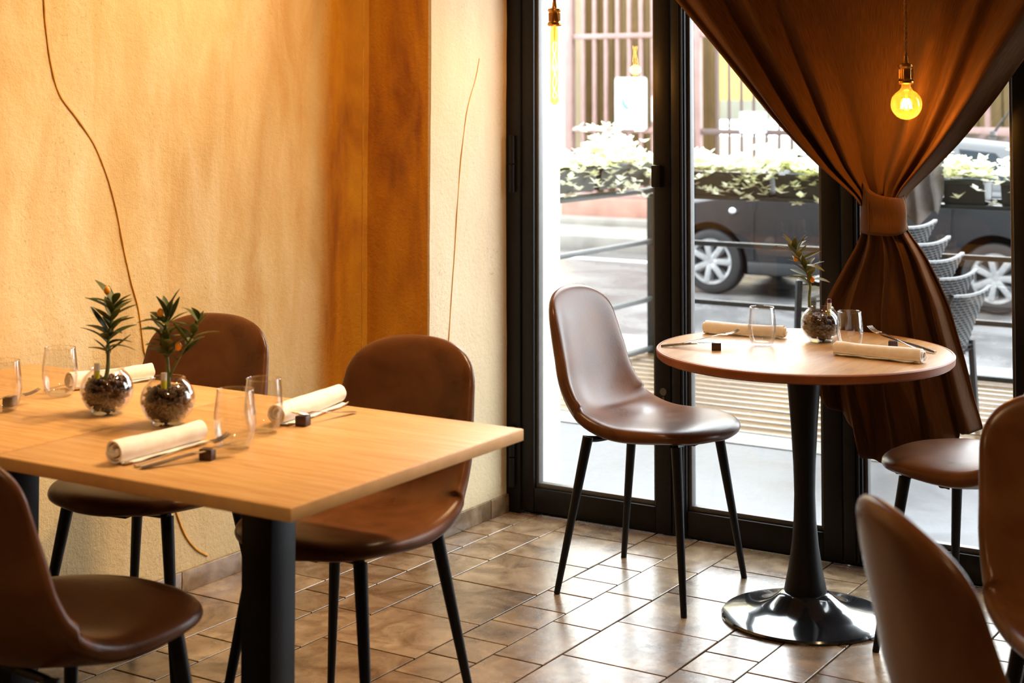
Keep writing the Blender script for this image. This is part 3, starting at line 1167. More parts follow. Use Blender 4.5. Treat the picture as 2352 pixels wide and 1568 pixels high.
    for k in range(7):
        a = 2 * PI * k / 7
        d = Vector((math.cos(a), 0, math.sin(a)))
        rim.bar(d * 0.03 + Vector((0, -0.088, 0)), d * 0.20 + Vector((0, -0.092, 0)), 0.052, 0.028, 0.006, up=(0, 1, 0))
    rim_me = rim.mesh('rim', 'alloy')
    hole = MB()
    for k in range(7):
        a = 2 * PI * (k + 0.5) / 7
        d = Vector((math.cos(a), 0, math.sin(a)))
        s_ = Vector((-math.sin(a), 0, math.cos(a)))
        p = [d * 0.07 + Vector((0, -0.0515, 0)), d * 0.178 + s_ * 0.038 + Vector((0, -0.0515, 0)), d * 0.178 - s_ * 0.038 + Vector((0, -0.0515, 0))]
        hole.add(p, [(0, 1, 2)])
    hole_me = hole.mesh('rim_opening', 'rubber', False)
    for cx in (XF, XR_):
        for sy in (-1, 1):
            w = link('wheel', ty_me, r, (cx, sy * 0.76, 0.31), (0, 0, 0 if sy < 0 else PI))
            link('rim', rim_me, w)
            link('rim_opening', hole_me, w)
    return r


make_car()

# ------------------------------------------------------------------ far side of the street
mb = MB().box(-30, -11.02, 19.0, 19.6, -0.35, 6.5)
tag(obj('wall_1', mb, 'cream_wall', smooth=False), 'bright cream house wall across the street', 'wall', kind='structure')
mb = MB().box(-11.0, -9.42, 18.85, 19.15, -0.33, 0.04, 0.015)
tag(obj('wall_2', mb, 'terracotta'), 'low reddish wall under the barred gate across the street', 'wall', kind='structure')
mb = MB().box(-11.0, -9.40, 18.55, 18.85, -0.33, -0.20, 0.015)
tag(obj('step', mb, 'kerbstone'), 'pale step below the reddish low wall', 'step', kind='structure')

gate = thing('street_gate', 'tall mauve barred gate across the street behind the left glass leaf', 'gate', (0, 19.0, 0))
GZ = 4.3
for x in (-10.93, -9.50):
    obj('post', MB().box(x - 0.055, x + 0.055, -0.055, 0.055, -0.3, GZ, 0.006), 'gate_paint', gate)
for z in (0.07, 0.96, 2.23, 3.5):
    obj('rail', MB().box(-10.88, -9.55, -0.03, 0.03, z - 0.035, z + 0.035, 0.005), 'gate_paint', gate)
bar_me = MB().box(-0.026, 0.026, -0.02, 0.02, 0.04, GZ - 0.05, 0.004).mesh('bar', 'gate_paint')
for k in range(7):
    link('bar', bar_me, gate, (-10.72 + 0.178 * k, 0, 0))

f2 = thing('street_fence', 'barred iron fence across the street behind the middle glass leaf', 'fence', (0, 19.0, 0))
for x in (-9.16, -8.99):
    obj('post', MB().box(x - 0.045, x + 0.045, -0.045, 0.045, -0.3, GZ, 0.006), 'gate_paint', f2)
for z, h in ((0.07, 0.06), (0.955, 0.075), (2.23, 0.08), (3.5, 0.07)):
    obj('rail', MB().box(-9.40, -6.2, -0.028, 0.028, z - h / 2, z + h / 2, 0.005), 'gate_paint' if z > 2 else 'dark_iron', f2)
fb_me = MB().box(-0.018, 0.018, -0.015, 0.015, 0.03, GZ, 0.003).mesh('bar', 'dark_iron')
for k in range(15):
    link('bar', fb_me, f2, (-8.72 + 0.172 * k, 0, 0))
obj('lock_box', MB().box(-9.20, -9.04, -0.07, -0.03, 0.62, 0.95, 0.01), 'gate_paint', f2)

f3 = thing('garden_fence', 'reddish barred fence above the car roof, behind the right glass leaf', 'fence', (0, 19.0, 0))
for x in (-5.55, -4.02):
    obj('post', MB().box(x - 0.06, x + 0.06, -0.05, 0.05, -0.3, GZ, 0.006), 'gate_paint', f3)
for z, h in ((0.99, 0.12), (0.07, 0.08), (2.6, 0.08), (3.6, 0.08)):
    obj('rail', MB().box(-5.95, -3.0, -0.028, 0.028, z - h / 2, z + h / 2, 0.005), 'gate_paint', f3)
fc_me = MB().box(-0.03, 0.03, -0.02, 0.02, 0.03, GZ, 0.003).mesh('bar', 'gate_paint')
for k in range(10):
    link('bar', fc_me, f3, (-5.80 + 0.29 * k, 0, 0))

# boarded walls behind the bars: each upright board is a piece
def boards(n, x0, x1, y, z0, z1, label, step=0.24, mat='slat_wood'):
    bk_ = MB().box(x0, x1, y + 0.05, y + 0.14, z0, z1)
    w = tag(obj('wall_%d' % n, bk_, mat, smooth=False), label, 'wall', kind='structure')
    me = MB().box(-step / 2 + 0.008, step / 2 - 0.008, y - 0.0, y + 0.05, z0 + 0.02, z1, 0.004).mesh('board', mat)
    x = x0 + step / 2
    while x < x1:
        link('board', me, w, (x, random.uniform(-0.01, 0.01), 0))
        x += step
    return w


boards(3, -11.0, -9.45, 19.5, -0.3, 4.6, 'brown boarded screen behind the mauve gate')
boards(4, -9.42, -8.97, 19.5, -0.3, 4.6, 'narrow brown boarded panel beside the yellow pole')
boards(5, -6.1, -2.8, 19.6, -0.3, 4.6, 'brown boarded screen behind the fence above the car roof', 0.30)
mb = MB().box(-15, -6.5, 24.0, 24.4, 1.32, 6.5)
tag(obj('wall_6', mb, 'yellow_wall', smooth=False), 'yellow house wall far behind the iron fence', 'wall', kind='structure')
mb = MB().box(-15, -6.5, 23.9, 24.3, 1.02, 1.34)
tag(obj('wall_7', mb, 'grey_wall', smooth=False), 'grey plinth band of the yellow house', 'wall', kind='structure')
mb = MB().box(-12, -7.2, 22.2, 22.5, -0.3, 0.80)
tag(obj('wall_8', mb, 'white_wall', smooth=False), 'low white yard wall behind the iron fence', 'wall', kind='structure')
hd = MB()
rnd = random.Random(3)
for _ in range(900):
    c_ = Vector((rnd.uniform(-12, -7.2), 22.9 + rnd.gauss(0, 0.12), 0.70 + abs(rnd.gauss(0.0, 0.16))))
    a, b2 = rnd.random() * 6.28, rnd.uniform(-1, 1)
    d = Vector((math.cos(a) * math.cos(b2), math.sin(a) * math.cos(b2), math.sin(b2))) * 0.07
    s = Vector((-math.sin(a), math.cos(a), 0.2)) * 0.03
    hd.add([c_, c_ + d * 0.5 + s, c_ + d, c_ + d * 0.5 - s], [(0, 1, 2, 3)])
hd.box(-12, -7.2, 22.8, 23.0, -0.3, 0.72)
tag(obj('hedge', hd, 'planter_leaf', smooth=False), 'pale green low hedge in the yard behind the fence', 'hedge', kind='stuff')
yp = thing('yellow_pole', 'slim yellow pole standing at the gap between gate and fence', 'pole', (-9.22, 18.80, -0.3))
obj('shaft', MB().tube([(0, 0, 0.05), (0, 0, 2.13)], 0.034, 12), 'yellow_paint', yp)
obj('foot_plate', MB().lathe([(0.0, 0), (0.10, 0), (0.10, 0.02), (0.05, 0.05), (0.0, 0.05)], 16), 'yellow_paint', yp)

# signs hanging on the gate and the fence
def rounded_rect(w, h, r_, n=5):
    out = []
    for cx, cz, a0 in ((w / 2 - r_, h / 2 - r_, 0), (-w / 2 + r_, h / 2 - r_, 90), (-w / 2 + r_, -h / 2 + r_, 180), (w / 2 - r_, -h / 2 + r_, 270)):
        for k in range(n + 1):
            a = R(a0 + 90 * k / n)
            out.append((cx + r_ * math.cos(a), cz + r_ * math.sin(a)))
    return out


def text_mesh(s, size, name='lettering'):
    cu = bpy.data.curves.new(name, 'FONT')
    cu.body = s
    cu.size = size
    cu.align_x = 'CENTER'
    cu.extrude = 0.0008
    ob = bpy.data.objects.new(name, cu)
    COL.objects.link(ob)
    dg = bpy.context.evaluated_depsgraph_get()
    me = bpy.data.meshes.new_from_object(ob.evaluated_get(dg))
    bpy.data.objects.remove(ob)
    return me


sg = thing('gate_sign', 'large white rectangular sign with a blue crescent on the gate', 'sign', (-9.96, 18.945, 1.32))
obj('panel', MB().prism(rounded_rect(0.485, 0.70, 0.04), 'y', 0, 0.012), 'sign_white', sg, smooth=False)
cr = []
for k in range(13):
    a = R(120 + 130 * k / 12)
    cr.append((0.115 * math.cos(a), 0.115 * math.sin(a)))
for k in range(13):
    a = R(250 - 130 * k / 12)
    cr.append((0.055 + 0.135 * math.cos(a), 0.045 + 0.135 * math.sin(a)))
obj('crescent', MB().prism(cr, 'y', -0.003, 0.0), 'sign_blue', sg, (-0.02, 0, 0.02), smooth=False)
a = MB()
for zz, w in ((0.135, 0.13), (-0.16, 0.20), (-0.215, 0.28)):
    x = -w / 2
    while x < w / 2:
        ww = random.uniform(0.010, 0.035)
        a.box(x, min(x + ww, w / 2), -0.003, 0.0, zz - 0.008, zz + 0.010)
        x += ww + 0.010
obj('faded_lettering', a, 'sign_grey', sg, smooth=False)
sg = thing('gate_notice', 'small white notice beside the large sign, half behind the door stile', 'sign', (-9.545, 18.935, 1.25))
obj('panel', MB().prism(rounded_rect(0.20, 0.34, 0.02), 'y', 0, 0.01), 'sign_white', sg, smooth=False)
sg = thing('fence_sign', 'white square sign on the iron fence behind the middle leaf', 'sign', (-8.20, 18.955, 1.08))
obj('panel', MB().prism(rounded_rect(0.37, 0.28, 0.02), 'y', 0, 0.012), 'sign_white', sg, smooth=False)


# ------------------------------------------------------------------ shell chairs
def shell_meshes():
    prof = [(0.285, 0.470), (0.255, 0.484), (0.18, 0.482), (0.08, 0.474), (-0.02, 0.470), (-0.09, 0.474), (-0.140, 0.492), (-0.172, 0.530), (-0.190, 0.585), (-0.203, 0.650), (-0.217, 0.720), (-0.232, 0.790), (-0.246, 0.845), (-0.252, 0.872)]
    P = catmull([(x - 0.030, 0, z - 0.008) for x, z in prof], 10)
    acc = [0.0]
    for a, b in zip(P, P[1:]):
        acc.append(acc[-1] + (b - a).length)
    T = acc[-1]

    def at(s):
        s = max(0.0, min(T, s))
        for i in range(len(acc) - 1):
            if s <= acc[i + 1]:
                k = (s - acc[i]) / (acc[i + 1] - acc[i])
                p = P[i].lerp(P[i + 1], k)
                d = (P[min(i + 2, len(P) - 1)] - P[max(i - 1, 0)]).normalized()
                return p, d
        return P[-1], (P[-1] - P[-2]).normalized()
    N = 44
    cs = []
    for i in range(N + 1):
        t_ = -1 + 2 * i / N
        cs.append(math.copysign(1 - (1 - abs(t_)) ** 1.55, t_))
    wid = [(0.0, 0.200), (0.25, 0.220), (0.45, 0.224), (0.55, 0.216), (0.70, 0.206), (0.85, 0.190), (1.0, 0.176)]
    TH = 0.044

    def surf(a, b, side):
        u = a * math.sqrt(max(0, 1 - b * b / 2))
        v = b * math.sqrt(max(0, 1 - a * a / 2))
        s = (v + 1) / 2
        den = math.sqrt(max(1e-9, 1 - v * v))
        un = 0.0 if den < 1e-4 else max(-1, min(1, u / den))
        e1 = min(1.0, (1 - s) * T / 0.115)
        e0 = min(1.0, s * T / 0.17)
        w = lerp_table(wid, s) * (1 - (1 - e1) ** 2.4) ** (1 / 2.4) * (1 - (1 - e0) ** 2.3) ** (1 / 2.3)
        p, d = at(s * T)
        nrm = Vector((-d.z, 0, d.x))          # up on the seat, forward on the back
        if nrm.z < 0 and s < 0.4:
            nrm = -nrm
        nrm = Vector((d.z, 0, -d.x))
        # cupping: sides curl up / forward
        bend = 0.008 + 0.045 * math.exp(-((s - 0.53) / 0.13) ** 2) + 0.030 * max(0, min(1, (s - 0.5) * 4))
        fr = math.exp(-((s) / 0.10) ** 2)
        lat = min(1.0, abs(un) * w / 0.205)
        lift = bend * lat ** 2.4 * (1 - 0.8 * fr) - 0.010 * fr * lat * lat
        r_ = min(1.0, math.sqrt(u * u + v * v))
        th = TH * math.sqrt(max(0.0, 1 - r_ ** 20))
        pad = 0.006 * (1 - r_ ** 4)
        # crease between seat and back
        cre = 0.004 * math.exp(-((s - 0.475) / 0.035) ** 2) * lat ** 2
        q = p + nrm * lift
        off = (th / 2 + pad - cre) if side > 0 else -th / 2
        return Vector((q.x, un * w, q.z)) + nrm * off, s

    seat, back = MB(), MB()
    full = MB()
    for side in (1, -1):
        g = [[surf(a, b, side) for a in cs] for b in cs]
        for i in range(N):
            for k in range(N):
                q = [g[i][k], g[i][k + 1], g[i + 1][k + 1], g[i + 1][k]]
                sm = sum(x[1] for x in q) / 4
                (seat if sm < 0.475 else back).add([x[0] for x in q], [(0, 1, 2, 3)])
                full.add([x[0] for x in q], [(0, 1, 2, 3)])
    # one smooth set of normals over seat and back together
    bm = bmesh.new()
    fm = bpy.data.meshes.new('shell')
    fm.from_pydata([tuple(p) for p in full.v], [], full.f)
    bm.from_mesh(fm)
    bmesh.ops.remove_doubles(bm, verts=bm.verts[:], dist=0.00012)
    bmesh.ops.recalc_face_normals(bm, faces=bm.faces[:])
    bm.normal_update()
    nrm_at = {(round(v.co.x, 4), round(v.co.y, 4), round(v.co.z, 4)): v.normal.copy() for v in bm.verts}
    bm.free()
    bpy.data.meshes.remove(fm)
    out = []
    for nm, m_ in (('seat', seat), ('backrest', back)):
        me = bpy.data.meshes.new(nm)
        me.from_pydata([tuple(p) for p in m_.v], [], m_.f)
        bm = bmesh.new()
        bm.from_mesh(me)
        bmesh.ops.remove_doubles(bm, verts=bm.verts[:], dist=0.00012)
        bmesh.ops.recalc_face_normals(bm, faces=bm.faces[:])
        bm.to_mesh(me)
        bm.free()
        me.polygons.foreach_set('use_smooth', [True] * len(me.polygons))
        me.materials.append(M['leather'])
        me.update()
        for p in me.polygons:                       # the open halves must face outwards too
            q = me.vertices[p.vertices[0]].co
            n_ = nrm_at.get((round(q.x, 4), round(q.y, 4), round(q.z, 4)))
            if n_ is not None:
                if p.normal.dot(n_) < 0:
                    me.flip_normals()
                break
        me.normals_split_custom_set_from_vertices([nrm_at.get((round(v.co.x, 4), round(v.co.y, 4), round(v.co.z, 4)), v.normal) for v in me.vertices])
        out.append(me)
    return out


seat_me, back_me = shell_meshes()
LEGS = []
for sx, sy in ((-1, -1), (-1, 1), (1, -1), (1, 1)):
    tx = 0.150 if sx > 0 else -0.135
    lm = MB().tube([(tx, sy * 0.145, 0.446), (sx * 0.2025, sy * 0.2125, 0.0)], [0.0160, 0.0090], 14)
    LEGS.append(lm.mesh('leg', 'black_metal'))
fr_ = MB()
fr_.tube(catmull([(-0.138, -0.15, 0.440), (-0.12, -0.10, 0.434), (-0.11, 0, 0.430), (-0.12, 0.10, 0.434), (-0.138, 0.15, 0.440)], 5), 0.009, 8)
fr_.tube(catmull([(0.150, -0.15, 0.448), (0.14, -0.08, 0.446), (0.135, 0, 0.445), (0.14, 0.08, 0.446), (0.150, 0.15, 0.448)], 5), 0.009, 8)
fr_.box(-0.12, 0.155, -0.03, 0.03, 0.428, 0.446, 0.004)
FR_ME = fr_.mesh('seat_frame', 'black_metal')


def chair(label, x, y, rz):
    r = thing('dining_chair', label, 'chair', (x, y, 0), rz, 'brown leather shell chairs')
    link('seat', seat_me, r)
    link('backrest', back_me, r)
    for lm in LEGS:
        link('leg', lm, r)
    link('seat_frame', FR_ME, r)
    return r


chair('brown leather shell chair standing clear in front of the glass doors', -2.172, 4.256, R(0.8))
chair('brown leather shell chair tucked behind the square tables against the plaster wall', -2.890, 2.936, R(-81))
chair('brown leather shell chair before the orange corner, behind the free table corner', -2.250, 2.905, R(-90))
chair('brown leather shell chair in the lower left corner, tucked under the square table', -2.280, 2.077, R(87))
chair('brown leather shell chair by the curtain, only its seat showing, at the round table', -1.185, 4.235, R(169))
chair('brown leather shell chair at the right edge, showing the inside of its backrest', -0.59, 3.035, R(-53))
chair('blurred brown leather shell chair nearest the camera, showing the back of its shell', -0.556, 2.420, R(41))


# ------------------------------------------------------------------ tables
def square_table(label, x, y, w, d):
    r = thing('square_table', label, 'table', (x, y, 0), 0, 'square oak topped tables')
    obj('tabletop', MB().box(-w / 2, w / 2, -d / 2, d / 2, 0.724, 0.750, 0.0025), 'oak', r)
    for x0, x1, y0, y1 in ((-w / 2 - 0.0012, -w / 2 + 0.001, -d / 2, d / 2), (w / 2 - 0.001, w / 2 + 0.0012, -d / 2, d / 2), (-w / 2, w / 2, -d / 2 - 0.0012, -d / 2 + 0.001), (-w / 2, w / 2, d / 2 - 0.001, d / 2 + 0.0012)):
        obj('edge_band', MB().box(x0, x1, y0, y1, 0.7255, 0.7485, 0.0005), 'oak_band', r)
    obj('column', MB().box(-0.039, 0.039, -0.039, 0.039, 0.012, 0.705, 0.004), 'black_metal', r)
    obj('top_plate', MB().box(-0.20, 0.20, -0.20, 0.20, 0.705, 0.724, 0.003), 'black_metal', r)
    obj('base_plate', MB().box(-0.19, 0.19, -0.19, 0.19, 0.0, 0.012, 0.004), 'black_metal', r)
    return r


square_table('oak topped square table nearer the glass doors, with its free corner', -2.130, 2.486, 0.738, 0.752)
square_table('oak topped square table against the plaster wall', -2.886, 2.492, 0.754, 0.754)

RT = (-1.68, 4.225)
rt = thing('round_table', 'round oak topped table on a black trumpet pedestal by the curtain', 'table', (RT[0], RT[1], 0))
obj('tabletop', MB().lathe([(0.0, 0.715), (0.395, 0.715), (0.404, 0.7345), (0.400, 0.737), (0.0, 0.737)], 96), 'oak_round', rt, angle=25)
obj('edge_band', MB().lathe([(0.400, 0.711), (0.409, 0.716), (0.4105, 0.733), (0.408, 0.7362), (0.4035, 0.7366), (0.4035, 0.711), (0.400, 0.711)], 96), 'oak_edge', rt, angle=40)
prof = [(0.0, 0.711), (0.055, 0.711), (0.052, 0.69), (0.045, 0.63), (0.037, 0.53), (0.031, 0.42), (0.029, 0.34), (0.031, 0.27), (0.037, 0.20), (0.046, 0.14), (0.055, 0.095), (0.059, 0.075), (0.056, 0.068), (0.0, 0.068)]
obj('pedestal', MB().lathe(prof, 48), 'black_metal', rt)
prof = [(0.0, 0.075), (0.062, 0.072), (0.075, 0.062), (0.095, 0.046), (0.125, 0.032), (0.165, 0.022), (0.205, 0.016), (0.228, 0.011), (0.232, 0.006), (0.231, 0.0), (0.0, 0.0)]
obj('foot_disc', MB().lathe(prof, 72), 'black_gloss', rt)


# ------------------------------------------------------------------ things on the tables
def glass_mesh(h=0.108, rmax=0.040):
    o_ = [(0.0, 0.001), (0.022, 0.0), (0.029, 0.004), (0.036, 0.020), (rmax, 0.045), (rmax * 0.985, 0.065), (rmax * 0.93, 0.085), (rmax * 0.86, h)]
    i_ = [(rmax * 0.86 - 0.0012, h), (rmax * 0.93 - 0.0016, 0.085), (rmax * 0.985 - 0.0016, 0.065), (rmax - 0.0018, 0.045), (0.0335, 0.020), (0.026, 0.009), (0.0, 0.007)]
    return MB().lathe(o_ + i_, 40)


GLASS = glass_mesh().mesh('wall_of_glass', 'tumbler_glass')
RIM = MB().lathe([(0.0345 + 0.0012 * math.cos(2 * PI * k / 8), 0.108 + 0.0012 * math.sin(2 * PI * k / 8)) for k in range(9)], 40).mesh('rim', 'tumbler_glass')


def tumbler(label, x, y, z, s=1.0):
    r = thing('tumbler', label, 'glass', (x, y, z), 0, 'clear stemless tumblers')
    a = link('bowl', GLASS, r)
    b = link('rim', RIM, r)
    r.scale = (s, s, s)
    return r


ZS, ZR = 0.7505, 0.7375
tumbler('clear tumbler at the left edge, before the fork', -2.833, 2.41, ZS, 1.02)
tumbler('clear tumbler on the wall table, closer to the plaster wall', -2.863, 2.60, ZS, 1.02)
tumbler('clear tumbler nearest the camera, overlapping the one behind', -2.150, 2.405, ZS, 1.05)
tumbler('clear tumbler between the near tumbler and the rolled napkin', -2.197, 2.545, ZS, 1.02)
tumbler('clear tumbler on the round table, in front of the far napkin', -1.803, 4.222, ZR, 1.0)
tumbler('clear tumbler on the round table beside the pebble vase, before the curtain', -1.578, 4.315, ZR, 0.94)


def napkin(label, x, y, z, L, rz, seed, rad=0.021):
    r = thing('rolled_napkin', label, 'napkin', (x, y, z), rz, 'rolled white napkins')
    rnd_ = random.Random(seed)
    ph = rnd_.random() * 6
    NL, NA = 26, 76
    turns = 2.6
    th = 0.0016
    rows = []
    for i in range(NL + 1):
        t_ = i / NL
        x_ = (t_ - 0.5) * L
        wob = 1 + 0.07 * math.sin(t_ * 5 + ph) + 0.05 * noise.noise(Vector((t_ * 4, seed, 0)))
        sag = -0.0015 * math.sin(t_ * PI)
        ring = []
        for sgn in (1, -1):
            rng = range(NA + 1) if sgn > 0 else range(NA, -1, -1)
            for k in rng:
                a = k / NA
                ang = a * turns * 2 * PI + ph * 0.0 + 2.4
                rr = (0.30 + 0.70 * a) * rad * wob + sgn * th
                rr += 0.0010 * noise.noise(Vector((ang * 1.5, t_ * 7, seed)))
                sq = 1 - 0.12 * max(0, -math.sin(ang))
                xo = 0.004 * math.sin(a * 9 + seed) * (1 if t_ > 0.98 else (-1 if t_ < 0.02 else 0))
                ring.append((x_ + xo, rr * math.cos(ang), rad * 1.0 + rr * math.sin(ang) * sq + sag))
        rows.append(ring)
    m_ = MB().grid(rows, True)
    n = len(rows[0])
    for ri, row in ((0, rows[0]), (NL, rows[-1])):
        fs = []
        for k in range(NA):
            q = (k, k + 1, n - 2 - k, n - 1 - k)
            fs.append(q)
        m_.add(row, fs)
    obj('cloth_roll', m_, 'napkin', r, angle=60)
    fl = MB()
    rws = []
    for i in range(13):
        t_ = i / 12
        x_ = (t_ - 0.5) * (L * 0.98)
        rws.append([(x_, -rad * (0.35 + 0.9 * k / 4), 0.0012 + 0.0022 * abs(math.sin(t_ * 8 + k + seed)) + (0.004 if k == 4 and i in (0, 12) else 0)) for k in range(5)])
    fl.grid(rws)
    fl.grid([[(p[0], p[1], p[2] + 0.0022) for p in rw] for rw in rws])
    obj('loose_flap', fl, 'napkin', r)
    return r


napkin('rolled white napkin closest to the camera, beside the dark cutlery rest', -2.246, 2.290, ZS, 0.228, R(90), 1, 0.0235)
napkin('rolled white napkin at the back edge of the square table, before the chair', -2.234, 2.735, ZS, 0.258, R(98), 2, 0.024)
napkin('rolled white napkin behind the left pebble vase, by the plaster wall', -2.868, 2.765, ZS, 0.215, R(72), 3, 0.021)
napkin('rolled white napkin at the window side of the round table, behind a tumbler', -1.922, 4.372, ZR, 0.245, R(7), 4, 0.019)
napkin('rolled white napkin at the near right side of the round table', -1.448, 4.180, ZR, 0.250, R(-4), 5, 0.020)


def fork_mesh(L=0.195):
    m_ = MB()
    pts = [(0, 0, 0.004), (0.05, 0, 0.005), (0.10, 0, 0.0075), (0.135, 0, 0.009), (0.150, 0, 0.007), (0.160, 0, 0.0055)]
    w = [0.0070, 0.0055, 0.0032, 0.0035, 0.009, 0.0115]
    rows = []
    for p, q in zip(pts, w):
        rows.append([(p[0], -q, p[2]), (p[0], -q * 0.5, p[2] + 0.001), (p[0], q * 0.5, p[2] + 0.001), (p[0], q, p[2]), (p[0], q * 0.5, p[2] - 0.0012), (p[0], -q * 0.5, p[2] - 0.0012)])
    m_.grid(rows, True)
    for k in range(4):
        y = -0.0096 + 0.0064 * k
        m_.tube([(0.158, y, 0.0055), (0.172, y, 0.0055), (0.185, y, 0.0085), (L, y, 0.013)], [0.0022, 0.0019, 0.0015, 0.0008], 6)
    return m_


def knife_mesh(L=0.21):
    m_ = MB()
    st = [(0.0, 0.006, 0.0028), (0.02, 0.0075, 0.0032), (0.07, 0.0065, 0.003), (0.10, 0.0055, 0.0028), (0.108, 0.0085, 0.0012), (0.15, 0.0092, 0.0010), (0.19, 0.0080, 0.0008), (L, 0.0012, 0.0004)]
    rows = []
    for x, w, t_ in st:
        rows.append([(x, -w, 0.004), (x, -w * 0.4, 0.004 + t_), (x, w * 0.4, 0.004 + t_), (x, w, 0.004), (x, w * 0.4, 0.004 - t_), (x, -w * 0.4, 0.004 - t_)])
    m_.grid(rows, True)
    m_.add(rows[0], [(0, 1, 2, 3, 4, 5)])
    return m_


FORK, KNIFE = fork_mesh(), knife_mesh()
FORK_ME, KNIFE_ME = FORK.mesh('fork', 'steel'), KNIFE.mesh('knife', 'steel')
REST_ME = MB().box(-0.013, 0.013, -0.0115, 0.0115, 0, 0.021, 0.0015).mesh('cutlery_rest', 'dark_wood')


def rest(label, x, y, z, rz):
    o_ = link('cutlery_rest', REST_ME, None, (x, y, z), (0, 0, rz))
    return tag(o_, label, 'cutlery rest', 'dark cube cutlery rests')


def cutlery(kind, label, p0, p1):
    """p0 handle end, p1 working end"""
    p0, p1 = Vector(p0), Vector(p1)
    d = (p1 - p0).normalized()
    rz = math.atan2(d.y, d.x)
    ry = -math.asin(max(-1, min(1, d.z)))
    o_ = link(kind, FORK_ME if kind == 'fork' else KNIFE_ME, None, p0, (0, ry, rz))
    return tag(o_, label, kind, 'steel cutlery')


# left tables
rest('dark cube cutlery rest beside the napkin closest to the camera', -2.125, 2.300, ZS, R(20))
cutlery('fork', 'steel fork beside the napkin closest to the camera', (-2.195, 2.180, ZS - 0.001), (-2.125, 2.348, ZS + 0.026))
cutlery('knife', 'steel knife beside the napkin closest to the camera', (-2.175, 2.175, ZS - 0.001), (-2.100, 2.350, ZS + 0.022))
rest('dark cube cutlery rest behind the two near tumblers', -2.170, 2.640, ZS, R(10))
cutlery('fork', 'steel fork behind the two near tumblers', (-2.155, 2.80, ZS - 0.001), (-2.172, 2.615, ZS + 0.022))
cutlery('fork', 'steel fork seen through the tumbler by the plaster wall', (-2.935, 2.62, ZS - 0.001), (-2.872, 2.79, ZS + 0.018))
rest('dark cube cutlery rest by the plaster wall', -2.890, 2.738, ZS, R(20))
cutlery('fork', 'steel fork at the left edge, seen through a tumbler', (-2.915, 2.34, ZS - 0.001), (-2.840, 2.50, ZS + 0.018))
rest('dark cube cutlery rest at the left edge', -2.862, 2.455, ZS, R(20))
# round table
rest('dark cube cutlery rest at the left of the round table', -1.880, 4.082, ZR, R(25))
cutlery('fork', 'steel fork leaning on its rest at the left of the round table', (-2.010, 4.075, ZR - 0.001), (-1.868, 4.190, ZR + 0.030))
cutlery('knife', 'steel knife lying with its tip on the rest at the left of the round table', (-2.035, 4.05, ZR - 0.001), (-1.855, 4.110, ZR + 0.020))
rest('dark cube cutlery rest at the curtain side of the round table', -1.470, 4.365, ZR, R(15))
cutlery('knife', 'steel knife lying towards the right rim of the round table', (-1.345, 4.345, ZR + 0.000), (-1.53, 4.435, ZR + 0.021))
cutlery('fork', 'steel fork resting before the curtain on the round table', (-1.375, 4.335, ZR + 0.000), (-1.535, 4.395, ZR + 0.036))


# ---- fishbowl vases with an olive sprig
def bowl_prof(r_, th):
    pr = [(0.0, 0.0), (0.030, 0.0), (0.033, 0.003)]
    zc = r_ * 0.90
    a0 = math.asin(min(1, 0.034 / r_))
    a1 = math.acos(0.62)
    out = []
    for k in range(17):
        a = PI - a0 - (PI - a0 - (PI / 2 - math.asin(0.78))) * k / 16
        out.append((r_ * math.sin(a), zc + r_ * math.cos(a) * 0.94))
    pr += out
    rt_, zt = out[-1]
    pr += [(rt_ + 0.0015, zt + 0.003), (rt_ - 0.001, zt + 0.0045), (rt_ - 0.003, zt + 0.002)]
    inn = []
    for k in range(17):
        a = PI - a0 - (PI - a0 - (PI / 2 - math.asin(0.78))) * k / 16
        inn.append(((r_ - th) * math.sin(a), zc + (r_ - th) * math.cos(a) * 0.94))
    pr += inn[::-1]
    pr += [(0.0, inn[0][1] + 0.001)]
    return pr


BR = 0.0575
BOWL_ME = MB().lathe(bowl_prof(BR, 0.0022), 48).mesh('glass_bowl', 'tumbler_glass')
pb = MB()
rnd = random.Random(21)
zc = BR * 0.9
for _ in range(1500):
    x, y, z = rnd.uniform(-1, 1), rnd.uniform(-1, 1), rnd.uniform(-1, 0.45)
    if x * x + y * y + z * z > 0.80 or x * x + y * y + z * z < 0.12:
        continue
    rr = rnd.uniform(0.0050, 0.0078)
    pb.ico((x * BR * 0.97, y * BR * 0.97, zc + z * BR * 0.92), rr, 1, (1, rnd.uniform(.75, 1.0), rnd.uniform(.7, .95)))
    if len(pb.v) > 230 * 42:
        break
pb.ico((0, 0, zc - BR * 0.25), BR * 0.60, 2, (1, 1, 0.8))
PEB_ME = pb.mesh('pebbles', 'pebble')


def leaf_mesh(L, W, curl, seed, mat='olive_leaf'):
    rows = []
    for i in range(7):
        t_ = i / 6
        w = W * math.sin(PI * min(1, t_ * 0.93 + 0.05)) ** 0.8
        x = L * t_
        z = -curl * L * t_ * t_
        rows.append([(x, -w, z + w * 0.28), (x, 0, z), (x, w, z + w * 0.28)])
    m_ = MB().grid(rows)
    m_.grid([[(p[0], p[1], p[2] - 0.0006) for p in rw] for rw in rows])
    return m_.mesh('leaf', mat)


LEAVES = [leaf_mesh(random.uniform(0.044, 0.064), random.uniform(0.0066, 0.0092), c_, k) for k, c_ in enumerate((0.05, 0.15, 0.28, 0.42, 0.6, -0.1))]

DAYLIT_LEAVES = [leaf_mesh(random.uniform(0.046, 0.064), random.uniform(0.0068, 0.0092), c_, k, 'daylit_olive_leaf') for k, c_ in enumerate((0.05, 0.15, 0.28, 0.42, -0.1))]


